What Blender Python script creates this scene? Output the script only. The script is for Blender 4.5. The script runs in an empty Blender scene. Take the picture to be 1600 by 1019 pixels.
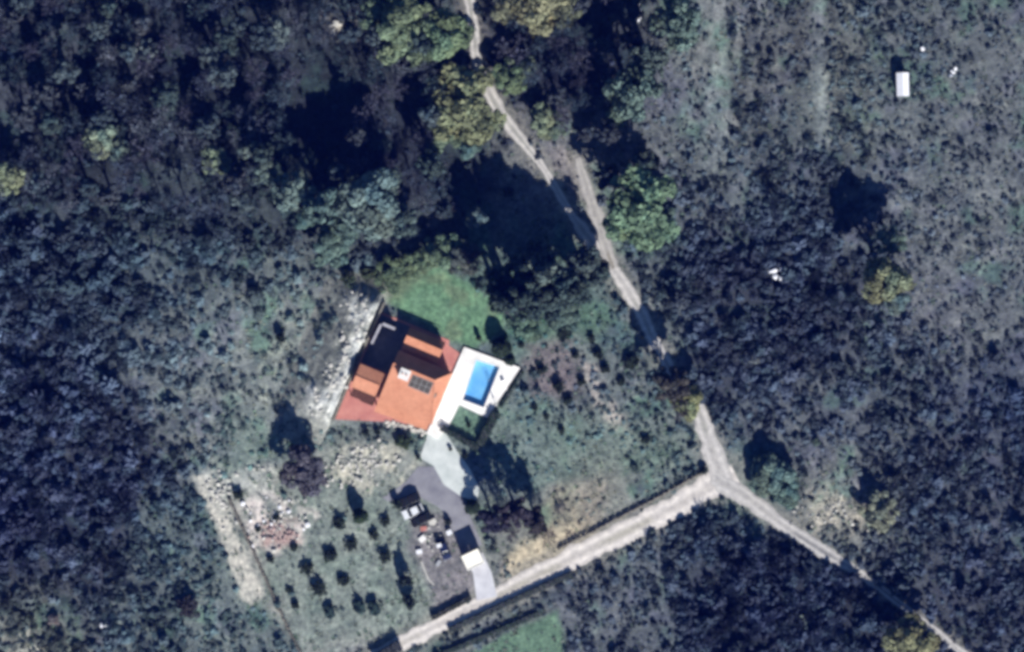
import bpy, math, random
import numpy as np

# ------------------------------------------------------------------ camera, sky, sun, exposure
SC = bpy.context.scene
COL = SC.collection
HGT = 900.0
cam_data = bpy.data.cameras.new('camera')
cam_data.sensor_width = 36.0
cam_data.lens = 36.0 * HGT / 200.0
cam_data.clip_start = 10.0
cam_data.clip_end = 4000.0
cam = bpy.data.objects.new('camera', cam_data)
cam.location = (0, 0, HGT)
COL.objects.link(cam)
SC.camera = cam

SUN_EL, SUN_AZ = 34.0, 160.0            # degrees; azimuth clockwise from north (+Y)
el, az = math.radians(SUN_EL), math.radians(SUN_AZ)
sun_dir = np.array([math.sin(az) * math.cos(el), math.cos(az) * math.cos(el), math.sin(el)])
world = bpy.data.worlds.new('World')
SC.world = world
world.use_nodes = True
wn = world.node_tree
wn.nodes.clear()
sky = wn.nodes.new('ShaderNodeTexSky')
sky.sky_type = 'NISHITA'
sky.sun_disc = False
sky.sun_elevation = el
sky.sun_rotation = az
sky.ozone_density = 8.0
sky.air_density = 1.2
sky.dust_density = 0.2
bg = wn.nodes.new('ShaderNodeBackground')
bg.inputs['Strength'].default_value = 0.05
wo = wn.nodes.new('ShaderNodeOutputWorld')
wn.links.new(sky.outputs[0], bg.inputs[0])
wn.links.new(bg.outputs[0], wo.inputs[0])

sd = bpy.data.lights.new('sun', 'SUN')
sd.energy = 5.0
sd.angle = math.radians(0.5)
sd.color = (1.0, 0.965, 0.92)
so = bpy.data.objects.new('sun', sd)
so.rotation_euler = (math.radians(90 - SUN_EL), 0, math.radians(180 - SUN_AZ))
so.location = (60, -160, 120)
COL.objects.link(so)

SC.view_settings.view_transform = 'Standard'
SC.view_settings.look = 'None'
SC.view_settings.exposure = 0.62
SC.view_settings.gamma = 1.0
SC.view_settings.use_curve_mapping = False
SC.render.engine = 'CYCLES'
SC.cycles.filter_width = 3.8            # soft satellite optics
SC.cycles.max_bounces = 4
SC.cycles.volume_bounces = 0
HAZE = 0.000031

# ------------------------------------------------------------------ image coordinate helpers (image pixels: 8 per metre)
RNG = np.random.default_rng(7)
random.seed(7)


def P(px, py):
    """image pixel -> metres on the ground"""
    return ((px - 800.0) / 8.0, (509.5 - py) / 8.0)


def Z1(zx, zy):
    return P(480 + zx / 3.639, 440 + zy / 3.639)


def Z6(zx, zy):
    return P(580 + zx / 3.397, 660 + zy / 3.397)


def sstep(a, b, x):
    t = np.clip((x - a) / (b - a), 0, 1)
    return t * t * (3 - 2 * t)


_perm = np.random.default_rng(3).random((256, 256))


def vnoise(x, y):
    xi = np.floor(x).astype(int); yi = np.floor(y).astype(int)
    fx = x - xi; fy = y - yi
    fx = fx * fx * (3 - 2 * fx); fy = fy * fy * (3 - 2 * fy)
    g = lambda i, j: _perm[i & 255, j & 255]
    return ((g(xi, yi) * (1 - fx) + g(xi + 1, yi) * fx) * (1 - fy)
            + (g(xi, yi + 1) * (1 - fx) + g(xi + 1, yi + 1) * fx) * fy)


def fbm(x, y, s, o=4):
    v = 0; a = 1; t = 0
    for k in range(o):
        v = v + a * vnoise(x / s + 17.3 * k, y / s + 9.1 * k); t += a
        a *= 0.55; s = s / 2.03
    return v / t


def poly_sd(X, Y, poly):
    """signed distance in metres to a polygon of metre points, negative inside"""
    d = np.full(X.shape, 1e9); inside = np.zeros(X.shape, bool)
    n = len(poly)
    for i in range(n):
        x0, y0 = poly[i]; x1, y1 = poly[(i + 1) % n]
        ex, ey = x1 - x0, y1 - y0
        t = np.clip(((X - x0) * ex + (Y - y0) * ey) / (ex * ex + ey * ey + 1e-9), 0, 1)
        d = np.minimum(d, np.hypot(X - x0 - t * ex, Y - y0 - t * ey))
        c = ((y0 > Y) != (y1 > Y))
        if abs(ey) > 1e-9:
            inside ^= c & (X < ex * (Y - y0) / ey + x0)
    return np.where(inside, -d, d)


def line_sd(X, Y, pts):
    d = np.full(X.shape, 1e9)
    for (x0, y0), (x1, y1) in zip(pts[:-1], pts[1:]):
        ex, ey = x1 - x0, y1 - y0
        t = np.clip(((X - x0) * ex + (Y - y0) * ey) / (ex * ex + ey * ey + 1e-9), 0, 1)
        d = np.minimum(d, np.hypot(X - x0 - t * ex, Y - y0 - t * ey))
    return d


# ------------------------------------------------------------------ object helpers
def tag(o, label=None, cat=None, group=None, kind=None):
    if label: o['label'] = label
    if cat: o['category'] = cat
    if group: o['group'] = group
    if kind: o['kind'] = kind
    return o


def empty(name, loc, rz=0.0):
    o = bpy.data.objects.new(name, None)
    o.empty_display_size = 0.3
    o.location = loc; o.rotation_euler = (0, 0, rz)
    COL.objects.link(o)
    return o


def link(name, me, mat=None, parent=None):
    if mat is not None and not me.materials:
        me.materials.append(mat)
    o = bpy.data.objects.new(name, me)
    COL.objects.link(o)
    if parent: o.parent = parent
    return o


def mesh_np(name, V, F, smooth=False):
    """V (n,3), F (m,k) all faces the same size"""
    me = bpy.data.meshes.new(name)
    V = np.asarray(V, np.float32); F = np.asarray(F, np.int32)
    m, k = F.shape
    me.vertices.add(len(V)); me.vertices.foreach_set('co', V.ravel())
    me.loops.add(m * k); me.loops.foreach_set('vertex_index', F.ravel())
    me.polygons.add(m)
    me.polygons.foreach_set('loop_start', np.arange(0, m * k, k, dtype=np.int32))
    me.polygons.foreach_set('loop_total', np.full(m, k, np.int32))
    if smooth: me.polygons.foreach_set('use_smooth', np.ones(m, bool))
    me.update(calc_edges=True)
    return me


def set_attr(me, name, vals, domain='POINT'):
    vals = np.asarray(vals, np.float32)
    if vals.ndim == 2:
        a = me.attributes.new(name, 'FLOAT_COLOR', domain)
        v4 = np.ones((len(vals), 4), np.float32); v4[:, :3] = vals
        a.data.foreach_set('color', v4.ravel())
    else:
        a = me.attributes.new(name, 'FLOAT', domain)
        a.data.foreach_set('value', vals)


class MB:
    """collects boxes, prisms and tubes into ONE mesh"""
    def __init__(s): s.v = []; s.f = []

    def add(s, vs, fs):
        n = len(s.v); s.v += [tuple(p) for p in vs]; s.f += [tuple(i + n for i in f) for f in fs]; return s

    def box(s, x0, x1, y0, y1, z0, z1):
        return s.add([(x0, y0, z0), (x1, y0, z0), (x1, y1, z0), (x0, y1, z0), (x0, y0, z1), (x1, y0, z1), (x1, y1, z1), (x0, y1, z1)],
                     [(3, 2, 1, 0), (4, 5, 6, 7), (0, 1, 5, 4), (1, 2, 6, 5), (2, 3, 7, 6), (3, 0, 4, 7)])

    def prism(s, poly, z0, z1):
        n = len(poly)
        ar = sum(poly[i][0] * poly[(i + 1) % n][1] - poly[(i + 1) % n][0] * poly[i][1] for i in range(n))
        if ar < 0: poly = poly[::-1]
        return s.add([(x, y, z0) for x, y in poly] + [(x, y, z1) for x, y in poly],
                     [tuple(range(n - 1, -1, -1)), tuple(range(n, 2 * n))] + [(i, (i + 1) % n, n + (i + 1) % n, n + i) for i in range(n)])

    def slab(s, quad, t):
        """closed plate from a top polygon of 3-D points, thickness t downward"""
        n = len(quad)
        q = [tuple(p) for p in quad]
        ar = sum(q[i][0] * q[(i + 1) % n][1] - q[(i + 1) % n][0] * q[i][1] for i in range(n))
        if ar < 0: q = q[::-1]
        return s.add(q + [(x, y, z - t) for x, y, z in q],
                     [tuple(range(n)), tuple(range(2 * n - 1, n - 1, -1))] + [(i, n + i, n + (i + 1) % n, (i + 1) % n) for i in range(n)])

    def tube(s, p0, p1, r0, r1, n=6):
        p0 = np.array(p0, float); p1 = np.array(p1, float)
        d = p1 - p0; d /= np.linalg.norm(d) + 1e-9
        a = np.cross(d, (0, 0, 1) if abs(d[2]) < .9 else (1, 0, 0)); a /= np.linalg.norm(a)
        b = np.cross(d, a)
        vs = []
        for p, r in ((p0, r0), (p1, r1)):
            for k in range(n):
                t = 2 * math.pi * k / n
                vs.append(p + r * (math.cos(t) * a + math.sin(t) * b))
        return s.add(vs, [(k, (k + 1) % n, n + (k + 1) % n, n + k) for k in range(n)] + [tuple(range(n - 1, -1, -1)), tuple(range(n, 2 * n))])

    def mesh(s, name):
        me = bpy.data.meshes.new(name); me.from_pydata(s.v, [], s.f); me.update(); return me

    def build(s, name, mat, parent=None, bevel=0.0):
        o = link(name, s.mesh(name), mat, parent)
        if bevel:
            b = o.modifiers.new('bevel', 'BEVEL'); b.width = bevel; b.segments = 2; b.limit_method = 'ANGLE'
        return o


# ------------------------------------------------------------------ materials
def new_mat(name):
    m = bpy.data.materials.new(name); m.use_nodes = True
    nt = m.node_tree; nt.nodes.clear()
    out = nt.nodes.new('ShaderNodeOutputMaterial'); b = nt.nodes.new('ShaderNodeBsdfPrincipled')
    nt.links.new(b.outputs[0], out.inputs[0])
    b.inputs['Specular IOR Level'].default_value = 0.25
    return m, nt, b


def noise_node(nt, scale, detail=4, rough=.6, src=None, kind='Object'):
    n = nt.nodes.new('ShaderNodeTexNoise'); n.inputs['Scale'].default_value = scale
    n.inputs['Detail'].default_value = detail; n.inputs['Roughness'].default_value = rough
    if src is None:
        tc = nt.nodes.new('ShaderNodeTexCoord'); src = tc.outputs[kind]
    nt.links.new(src, n.inputs['Vector'])
    return n


def ramp(nt, fac, stops):
    r = nt.nodes.new('ShaderNodeValToRGB')
    e = r.color_ramp.elements
    while len(e) < len(stops): e.new(0.5)
    for k, (p, c) in enumerate(stops):
        e[k].position = p; e[k].color = (*c, 1)
    nt.links.new(fac, r.inputs[0])
    return r


def mul(nt, a, b, fac=1.0):
    m = nt.nodes.new('ShaderNodeMix'); m.data_type = 'RGBA'; m.blend_type = 'MULTIPLY'
    m.inputs[0].default_value = fac
    nt.links.new(a, m.inputs[6]); nt.links.new(b, m.inputs[7])
    return m.outputs[2]


def bump(nt, b, h, strength, dist=.1):
    n = nt.nodes.new('ShaderNodeBump'); n.inputs['Strength'].default_value = strength; n.inputs['Distance'].default_value = dist
    nt.links.new(h, n.inputs['Height']); nt.links.new(n.outputs[0], b.inputs['Normal'])


def mat_noise(name, c0, c1, scale=1.0, rough=.85, lo=.3, hi=.7, bump_s=0.0, bump_scale=None, detail=6):
    m, nt, b = new_mat(name)
    n = noise_node(nt, scale, detail)
    r = ramp(nt, n.outputs[0], [(lo, c0), (hi, c1)])
    nt.links.new(r.outputs[0], b.inputs['Base Color'])
    b.inputs['Roughness'].default_value = rough
    if bump_s:
        n2 = noise_node(nt, bump_scale or scale * 4, 5)
        bump(nt, b, n2.outputs[0], bump_s)
    return m


M = {}
M['white_wall'] = mat_noise('white_render', (.68, .66, .62), (.8, .78, .74), .8, .9)
M['plaster_grey'] = mat_noise('shade_greyed_render', (.3, .29, .32), (.45, .44, .47), .9, .9)  # courtyard walls: partial shade put into a greyer lavender tone
M['deck'] = mat_noise('pale_stone_deck', (.64, .63, .59), (.84, .82, .78), .5, .8, .28, .6)
M['concrete'] = mat_noise('pale_concrete', (.44, .44, .47), (.6, .6, .62), .5, .9, bump_s=.2)
M['drive_pale'] = mat_noise('pale_gravel_drive', (.42, .46, .44), (.6, .63, .6), .45, .95, bump_s=.3, bump_scale=6)
M['asphalt'] = mat_noise('worn_asphalt', (.16, .16, .19), (.27, .27, .29), .35, .95, bump_s=.3, bump_scale=8)
M['slate'] = mat_noise('shade_dark_paving', (.07, .075, .1), (.13, .135, .16), 1.0, .8)  # courtyard floor colour, darkened and blued to help the shade there
M['terrace'] = mat_noise('terracotta_paving', (.41, .15, .13), (.54, .24, .195), .4, .9, bump_s=.2, bump_scale=6)
M['dark_wood'] = mat_noise('dark_stained_wood', (.03, .012, .008), (.075, .03, .02), 3, .7)
M['panel'] = mat_noise('dark_grey_panel', (.05, .045, .04), (.085, .075, .065), 1.2, .45)
M['black_paint'] = mat_noise('black_car_paint', (.01, .01, .012), (.018, .018, .022), 2, .25)
M['navy_paint'] = mat_noise('navy_car_paint', (.012, .018, .05), (.02, .03, .075), 2, .25)
M['silver_paint'] = mat_noise('white_car_paint', (.6, .62, .64), (.72, .73, .74), 2, .3)
M['glass'] = mat_noise('dark_glass', (.012, .015, .02), (.02, .024, .03), 1, .08)
M['rubber'] = mat_noise('tyre_rubber', (.015, .015, .015), (.03, .03, .03), 3, .9)
M['metal'] = mat_noise('grey_metal', (.3, .31, .33), (.42, .43, .45), 2, .4)
M['stone'] = mat_noise('limestone', (.38, .37, .33), (.68, .66, .6), 1.6, .95, bump_s=.6, bump_scale=5)
M['stone_brown'] = mat_noise('brown_drystone', (.11, .1, .085), (.25, .235, .2), 1.8, .95, bump_s=.6, bump_scale=5)
M['white_plastic'] = mat_noise('white_sheet', (.68, .69, .72), (.8, .8, .82), 1.5, .6)
M['brick_rubble'] = mat_noise('broken_brick', (.2, .085, .075), (.55, .45, .42), 1.1, .95)
M['bark'] = mat_noise('bark', (.055, .055, .065), (.12, .12, .14), 3, .95)
M['gate_roof'] = mat_noise('cream_painted_roof', (.8, .77, .66), (.86, .83, .74), .8, .7)
M['tarp'] = mat_noise('pale_blue_tarp', (.2, .27, .32), (.33, .4, .44), 1.4, .6)

# roof tiles: rows of pan tiles as fine relief, colour changing tile by tile
def roof_mat():
    m, nt, b = new_mat('terracotta_roof_tiles')
    n = noise_node(nt, .5, 5); r = ramp(nt, n.outputs[0], [(.28, (.53, .22, .13)), (.72, (.67, .31, .19))])
    n2 = noise_node(nt, 3.2, 3); r2 = ramp(nt, n2.outputs[0], [(.3, (.82, .81, .8)), (.68, (1.08, 1.08, 1.08))])
    nt.links.new(mul(nt, r.outputs[0], r2.outputs[0]), b.inputs['Base Color'])
    w = nt.nodes.new('ShaderNodeTexWave'); w.inputs['Scale'].default_value = 1.2; w.inputs['Distortion'].default_value = .6
    w.bands_direction = 'X'
    tc = nt.nodes.new('ShaderNodeTexCoord'); nt.links.new(tc.outputs['Object'], w.inputs['Vector'])
    bump(nt, b, w.outputs['Fac'], .9, .1)
    b.inputs['Roughness'].default_value = .9
    return m
M['roof'] = roof_mat()

def water_mat():
    m, nt, b = new_mat('pool_water')
    n = noise_node(nt, .35, 3); r = ramp(nt, n.outputs[0], [(.3, (.1, .33, .68)), (.7, (.19, .47, .7))])
    nt.links.new(r.outputs[0], b.inputs['Base Color']); b.inputs['Roughness'].default_value = .08
    n2 = noise_node(nt, 2.5, 2); bump(nt, b, n2.outputs[0], .08)
    return m
M['water'] = water_mat()

def leaf_mat(name, source='object', transl=.18):
    """foliage: the plant's own colour varied leaf by leaf"""
    m, nt, b = new_mat(name)
    if source == 'object':
        oi = nt.nodes.new('ShaderNodeObjectInfo'); c = oi.outputs['Color']
    else:
        at = nt.nodes.new('ShaderNodeAttribute'); at.attribute_type = 'INSTANCER'; at.attribute_name = 'tint'; c = at.outputs['Color']
    at2 = nt.nodes.new('ShaderNodeAttribute'); at2.attribute_name = 'leaf'
    c2 = mul(nt, c, at2.outputs['Color'])
    nt.links.new(c2, b.inputs['Base Color']); b.inputs['Roughness'].default_value = .75
    tr = nt.nodes.new('ShaderNodeBsdfTranslucent'); nt.links.new(c2, tr.inputs[0])
    mx = nt.nodes.new('ShaderNodeMixShader'); mx.inputs[0].default_value = transl
    out = [n for n in nt.nodes if n.type == 'OUTPUT_MATERIAL'][0]
    nt.links.new(b.outputs[0], mx.inputs[1]); nt.links.new(tr.outputs[0], mx.inputs[2]); nt.links.new(mx.outputs[0], out.inputs[0])
    return m
M['leaf'] = leaf_mat('foliage')
M['scrub_leaf'] = leaf_mat('scrub_foliage', 'instancer')

def attr_mat(name, attr='ground', rough=.95, bs=.5, bscale=2.5):
    m, nt, b = new_mat(name)
    at = nt.nodes.new('ShaderNodeAttribute'); at.attribute_name = attr
    n = noise_node(nt, 1.1, 8, .7); r = ramp(nt, n.outputs[0], [(.3, (.42, .43, .46)), (.5, (.92, .92, .92)), (.7, (1.55, 1.53, 1.48))])
    n3 = noise_node(nt, .33, 5, .65); r3 = ramp(nt, n3.outputs[0], [(.34, (.66, .7, .7)), (.66, (1.25, 1.22, 1.18))])
    nt.links.new(mul(nt, mul(nt, at.outputs['Color'], r.outputs[0]), r3.outputs[0]), b.inputs['Base Color'])
    b.inputs['Roughness'].default_value = rough
    n2 = noise_node(nt, bscale, 6, .7); bump(nt, b, n2.outputs[0], bs, .35)
    return m
M['ground'] = attr_mat('ground_soil_and_dry_grass')
M['bank'] = attr_mat('limestone_bank', bs=.7, bscale=1.4)

def road_mat():
    m, nt, b = new_mat('pale_gravel_road')
    at = nt.nodes.new('ShaderNodeAttribute'); at.attribute_name = 'ground'
    n = noise_node(nt, .8, 8, .7); r = ramp(nt, n.outputs[0], [(.3, (.66, .66, .68)), (.7, (1.2, 1.19, 1.17))])
    nt.links.new(mul(nt, at.outputs['Color'], r.outputs[0]), b.inputs['Base Color'])
    b.inputs['Roughness'].default_value = .95
    n2 = noise_node(nt, 3.5, 6, .7); bump(nt, b, n2.outputs[0], .4, .15)
    return m
M['road'] = road_mat()

# ------------------------------------------------------------------ the house's own frame (u along the ridge, v towards the lawn)
TH = math.radians(22.5)
HO = Z1(160, 790)
U = (math.cos(TH), -math.sin(TH)); Vv = (math.sin(TH), math.cos(TH))


def L(a, b):
    return (HO[0] + a * U[0] + b * Vv[0], HO[1] + a * U[1] + b * Vv[1])


def to_local(X, Y):
    dx, dy = X - HO[0], Y - HO[1]
    return dx * U[0] + dy * U[1], dx * Vv[0] + dy * Vv[1]


# ------------------------------------------------------------------ roads and plots, placed by image pixels
R_MAIN = [(712, -160), (722, -60), (733, 0), (741, 60), (748, 105), (775, 165), (812, 215), (853, 268), (890, 330), (930, 385), (972, 440), (1003, 492), (1028, 545), (1062, 600), (1090, 640), (1108, 690), (1128, 752)]
W_MAIN = [18, 18, 18, 17, 18, 24, 18, 11, 13, 24, 22, 20, 18, 20, 27, 30, 40]
R_SPUR = [(903, 246), (915, 285), (928, 325), (942, 372), (958, 420)]
W_SPUR = [10, 18, 22, 20, 16]
R_SW = [(1150, 742), (1110, 762), (1050, 795), (980, 830), (905, 868), (850, 895), (770, 935), (690, 975), (600, 1020), (450, 1100), (200, 1230)]
W_SW = [40, 46, 38, 38, 40, 36, 30, 27, 26, 26, 26]
R_SE = [(1118, 748), (1165, 775), (1215, 815), (1280, 858), (1345, 897), (1415, 950), (1460, 985), (1505, 1022), (1620, 1110), (1780, 1200)]
W_SE = [30, 30, 20, 22, 16, 11, 13, 14, 14, 14]
ROADS = [(R_MAIN, W_MAIN), (R_SPUR, W_SPUR), (R_SW, W_SW), (R_SE, W_SE)]
GARDEN = [P(*p) for p in [(330, 750), (440, 720), (560, 690), (640, 700), (690, 760), (760, 850), (770, 920), (600, 1005), (480, 1030), (400, 940)]]
LAWN = [P(*p) for p in [(600, 470), (625, 430), (650, 412), (690, 418), (745, 452), (790, 488), (785, 520), (735, 545), (700, 530)]]
TRACK_W = [P(*p) for p in [(300, 745), (330, 742), (350, 780), (372, 840), (400, 900), (412, 930), (393, 948), (375, 930), (355, 870), (335, 815), (312, 775)]]
TERRACE = [L(*p) for p in [(-.1, 0.2), (9.6, 3.7), (10.6, 4.3), (17.7, 5.2), (18.4, 21.2), (14.9, 22.0), (14.6, 23.0), (-.1, 23.0)]]
DECK = [Z1(*p) for p in [(892, 372), (1212, 490), (1024, 775), (866, 702), (800, 832), (742, 895), (680, 862)]]
PLAWN = [Z1(*p) for p in [(866, 706), (1022, 778), (965, 925), (790, 838)]]
DRIVE = [Z6(*p) for p in [(300, 60), (372, 20), (440, 130), (520, 240), (575, 350), (560, 420), (480, 395), (385, 330), (330, 230), (258, 190), (285, 110)]]
ASPH = [Z6(*p) for p in [(250, 235), (335, 235), (385, 325), (485, 392), (525, 500), (590, 650), (480, 700), (440, 600), (405, 500), (350, 445), (300, 420), (235, 385), (90, 420), (60, 400), (180, 320)]]
ENTRY = [Z6(*p) for p in [(500, 735), (590, 690), (640, 800), (668, 925), (560, 945), (540, 800)]]
YARD = [P(*p) for p in [(640, 800), (700, 800), (735, 860), (745, 925), (680, 955), (668, 905), (640, 860)]]
FIELD = [P(*p) for p in [(720, 1030), (800, 985), (870, 955), (885, 1000), (880, 1040)]]

# ------------------------------------------------------------------ density and colour of the scrub, spread between control points set in image pixels
# (x, y in image pixels, cover 0..1, bush radius m, soil r g b, darkened under the woods to deepen their shade)
G0 = (.085, .095, .105)
CONTROL_PTS = [
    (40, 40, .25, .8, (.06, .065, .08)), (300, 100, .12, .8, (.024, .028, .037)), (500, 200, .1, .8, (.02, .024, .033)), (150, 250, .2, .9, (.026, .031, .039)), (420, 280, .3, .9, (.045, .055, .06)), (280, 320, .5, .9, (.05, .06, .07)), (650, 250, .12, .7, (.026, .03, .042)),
    (0, 420, .95, 1.2, (.065, .075, .095)), (0, 560, .95, 1.2, (.07, .08, .105)), (100, 640, .98, 1.2, (.065, .072, .1)), (180, 450, .9, 1.1, (.075, .09, .105)), (50, 800, .98, 1.2, (.055, .06, .095)), (170, 780, .98, 1.2, (.06, .065, .095)),
    (150, 900, .9, 1.0, (.075, .08, .1)), (300, 400, .6, .9, (.1, .12, .125)), (330, 560, .34, .7, (.185, .195, .185)), (430, 520, .24, .6, (.22, .23, .205)), (420, 620, .24, .6, (.22, .23, .21)), (250, 540, .5, .8, (.145, .155, .155)), (400, 700, .2, .55, (.19, .225, .19)),
    (300, 650, .36, .7, (.175, .18, .17)), (190, 690, .95, 1.1, (.065, .07, .095)), (250, 830, .55, .8, (.105, .125, .125)), (330, 940, .28, .6, (.17, .19, .175)), (60, 1000, .5, .8, (.15, .15, .13)), (240, 960, .5, .8, (.11, .125, .125)), (330, 860, .35, .6, (.12, .14, .135)),
    (900, 700, .2, .5, (.17, .2, .175)), (1000, 690, .25, .55, (.16, .185, .165)), (880, 600, .35, .6, (.15, .145, .155)), (960, 590, .3, .55, (.14, .155, .15)), (850, 500, .2, .5, (.1, .165, .13)), (950, 780, .12, .45, (.23, .225, .19)), (820, 700, .2, .5, (.15, .19, .18)), (880, 790, .08, .4, (.25, .22, .18)),
    (1100, 100, .32, .5, (.155, .16, .15)), (1200, 80, .45, .65, (.13, .13, .13)), (1300, 150, .32, .5, (.15, .16, .15)), (1150, 250, .45, .6, (.135, .145, .145)), (1250, 330, .75, .9, (.085, .095, .11)), (1450, 60, .5, .6, (.11, .118, .12)),
    (1550, 150, .4, .5, (.135, .14, .14)), (1500, 350, .4, .5, (.15, .155, .155)), (1450, 480, .4, .5, (.145, .145, .155)), (1560, 500, .45, .55, (.13, .135, .14)), (1150, 430, .8, 1.1, (.07, .075, .095)), (1250, 500, .85, 1.1, (.06, .065, .085)),
    (1150, 560, .85, 1.0, (.07, .078, .1)), (1300, 650, .6, .8, (.11, .115, .13)), (1400, 600, .7, .9, (.095, .105, .115)), (1500, 700, .75, .9, (.09, .095, .115)), (1560, 850, .7, .9, (.1, .105, .125)), (1590, 620, .5, .8, (.06, .07, .1)), (1250, 720, .3, .55, (.15, .15, .15)), (1200, 680, .6, .8, (.105, .11, .125)), (1190, 740, .3, .6, (.09, .14, .13)),
    (1300, 800, .15, .45, (.22, .21, .18)), (1450, 800, .8, .9, (.09, .098, .115)), (1200, 900, .95, 1.1, (.045, .05, .075)), (1300, 950, .95, 1.1, (.045, .052, .075)), (1100, 850, .75, .9, (.07, .08, .1)), (1000, 910, .45, .7, (.11, .12, .13)), (1150, 970, .95, 1.1, (.045, .05, .075)),
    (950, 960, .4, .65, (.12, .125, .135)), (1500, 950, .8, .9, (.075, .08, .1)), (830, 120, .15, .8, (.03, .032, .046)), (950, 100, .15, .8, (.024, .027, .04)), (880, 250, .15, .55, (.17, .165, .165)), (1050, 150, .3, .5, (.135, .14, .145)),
]


def stripes(X, Y):
    """old plough strips running north-south in the north-east field, -1..1"""
    px = X * 8 + 800; py = 509.5 - Y * 8
    m = sstep(1060, 1100, px) * (1 - sstep(1340, 1380, px)) * (1 - sstep(190, 300, py))
    return m * np.clip((fbm(X, Y * .07 + 3, 4.0, 3) - .5) * 7, -1, 1)


def control_field(X, Y):
    px = X * 8 + 800; py = 509.5 - Y * 8
    wx = px + 45 * (fbm(X + 50, Y, 9) - .5) * 2; wy = py + 45 * (fbm(X, Y + 90, 9) - .5) * 2
    tot = np.zeros(X.shape); acc = [np.zeros(X.shape) for _ in range(5)]
    for (sx, sy, d, s, c) in CONTROL_PTS:
        c = (c[0] * .93, c[1] * 1.0, c[2] * 1.06)
        w = 1.0 / (((wx - sx) ** 2 + (wy - sy) ** 2) + 900.0) ** 1.7
        tot += w
        for k, v in enumerate((d, s, *c)): acc[k] += w * v
    return [a / tot for a in acc]


def road_sd(X, Y):
    d = np.full(X.shape, 1e9)
    for pts, ws in ROADS:
        q = [P(*p) for p in pts]
        for i in range(len(q) - 1):
            (x0, y0), (x1, y1) = q[i], q[i + 1]
            ex, ey = x1 - x0, y1 - y0
            t = np.clip(((X - x0) * ex + (Y - y0) * ey) / (ex * ex + ey * ey), 0, 1)
            w = (ws[i] + (ws[i + 1] - ws[i]) * t) / 16
            d = np.minimum(d, np.hypot(X - x0 - t * ex, Y - y0 - t * ey) - w)
    return d


def bank_h(X, Y):
    a, b = to_local(X, Y)
    f = sstep(-13, -2.0, a) * sstep(-8.5, 3.5, b) * (1 - sstep(23, 29, b))
    return 3.3 * f * np.where(a < -.95, 1, 0)


POOL = [Z1(*p) for p in [(962, 448), (1094, 486), (1004, 716), (886, 672)]]
BUILT = [TERRACE, DECK, PLAWN, DRIVE, ASPH, ENTRY]


def built_sd(X, Y):
    d = np.full(X.shape, 1e9)
    for q in BUILT: d = np.minimum(d, poly_sd(X, Y, q))
    return d


def ground_z(X, Y):
    flat = np.minimum(np.minimum(road_sd(X, Y), built_sd(X, Y)), poly_sd(X, Y, LAWN))
    flat = np.minimum(flat, poly_sd(X, Y, TRACK_W))
    a, b = to_local(X, Y)
    nearbank = (a > -15) & (a < 3) & (b > -10) & (b < 31)
    k = sstep(.8, 5, flat) * np.where(nearbank, 0, 1)
    pit = sstep(-.1, .35, -poly_sd(X, Y, POOL) + .45)
    return k * (.75 * (fbm(X, Y, 6.0, 4) - .5) + .2) - 1.6 * pit


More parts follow.
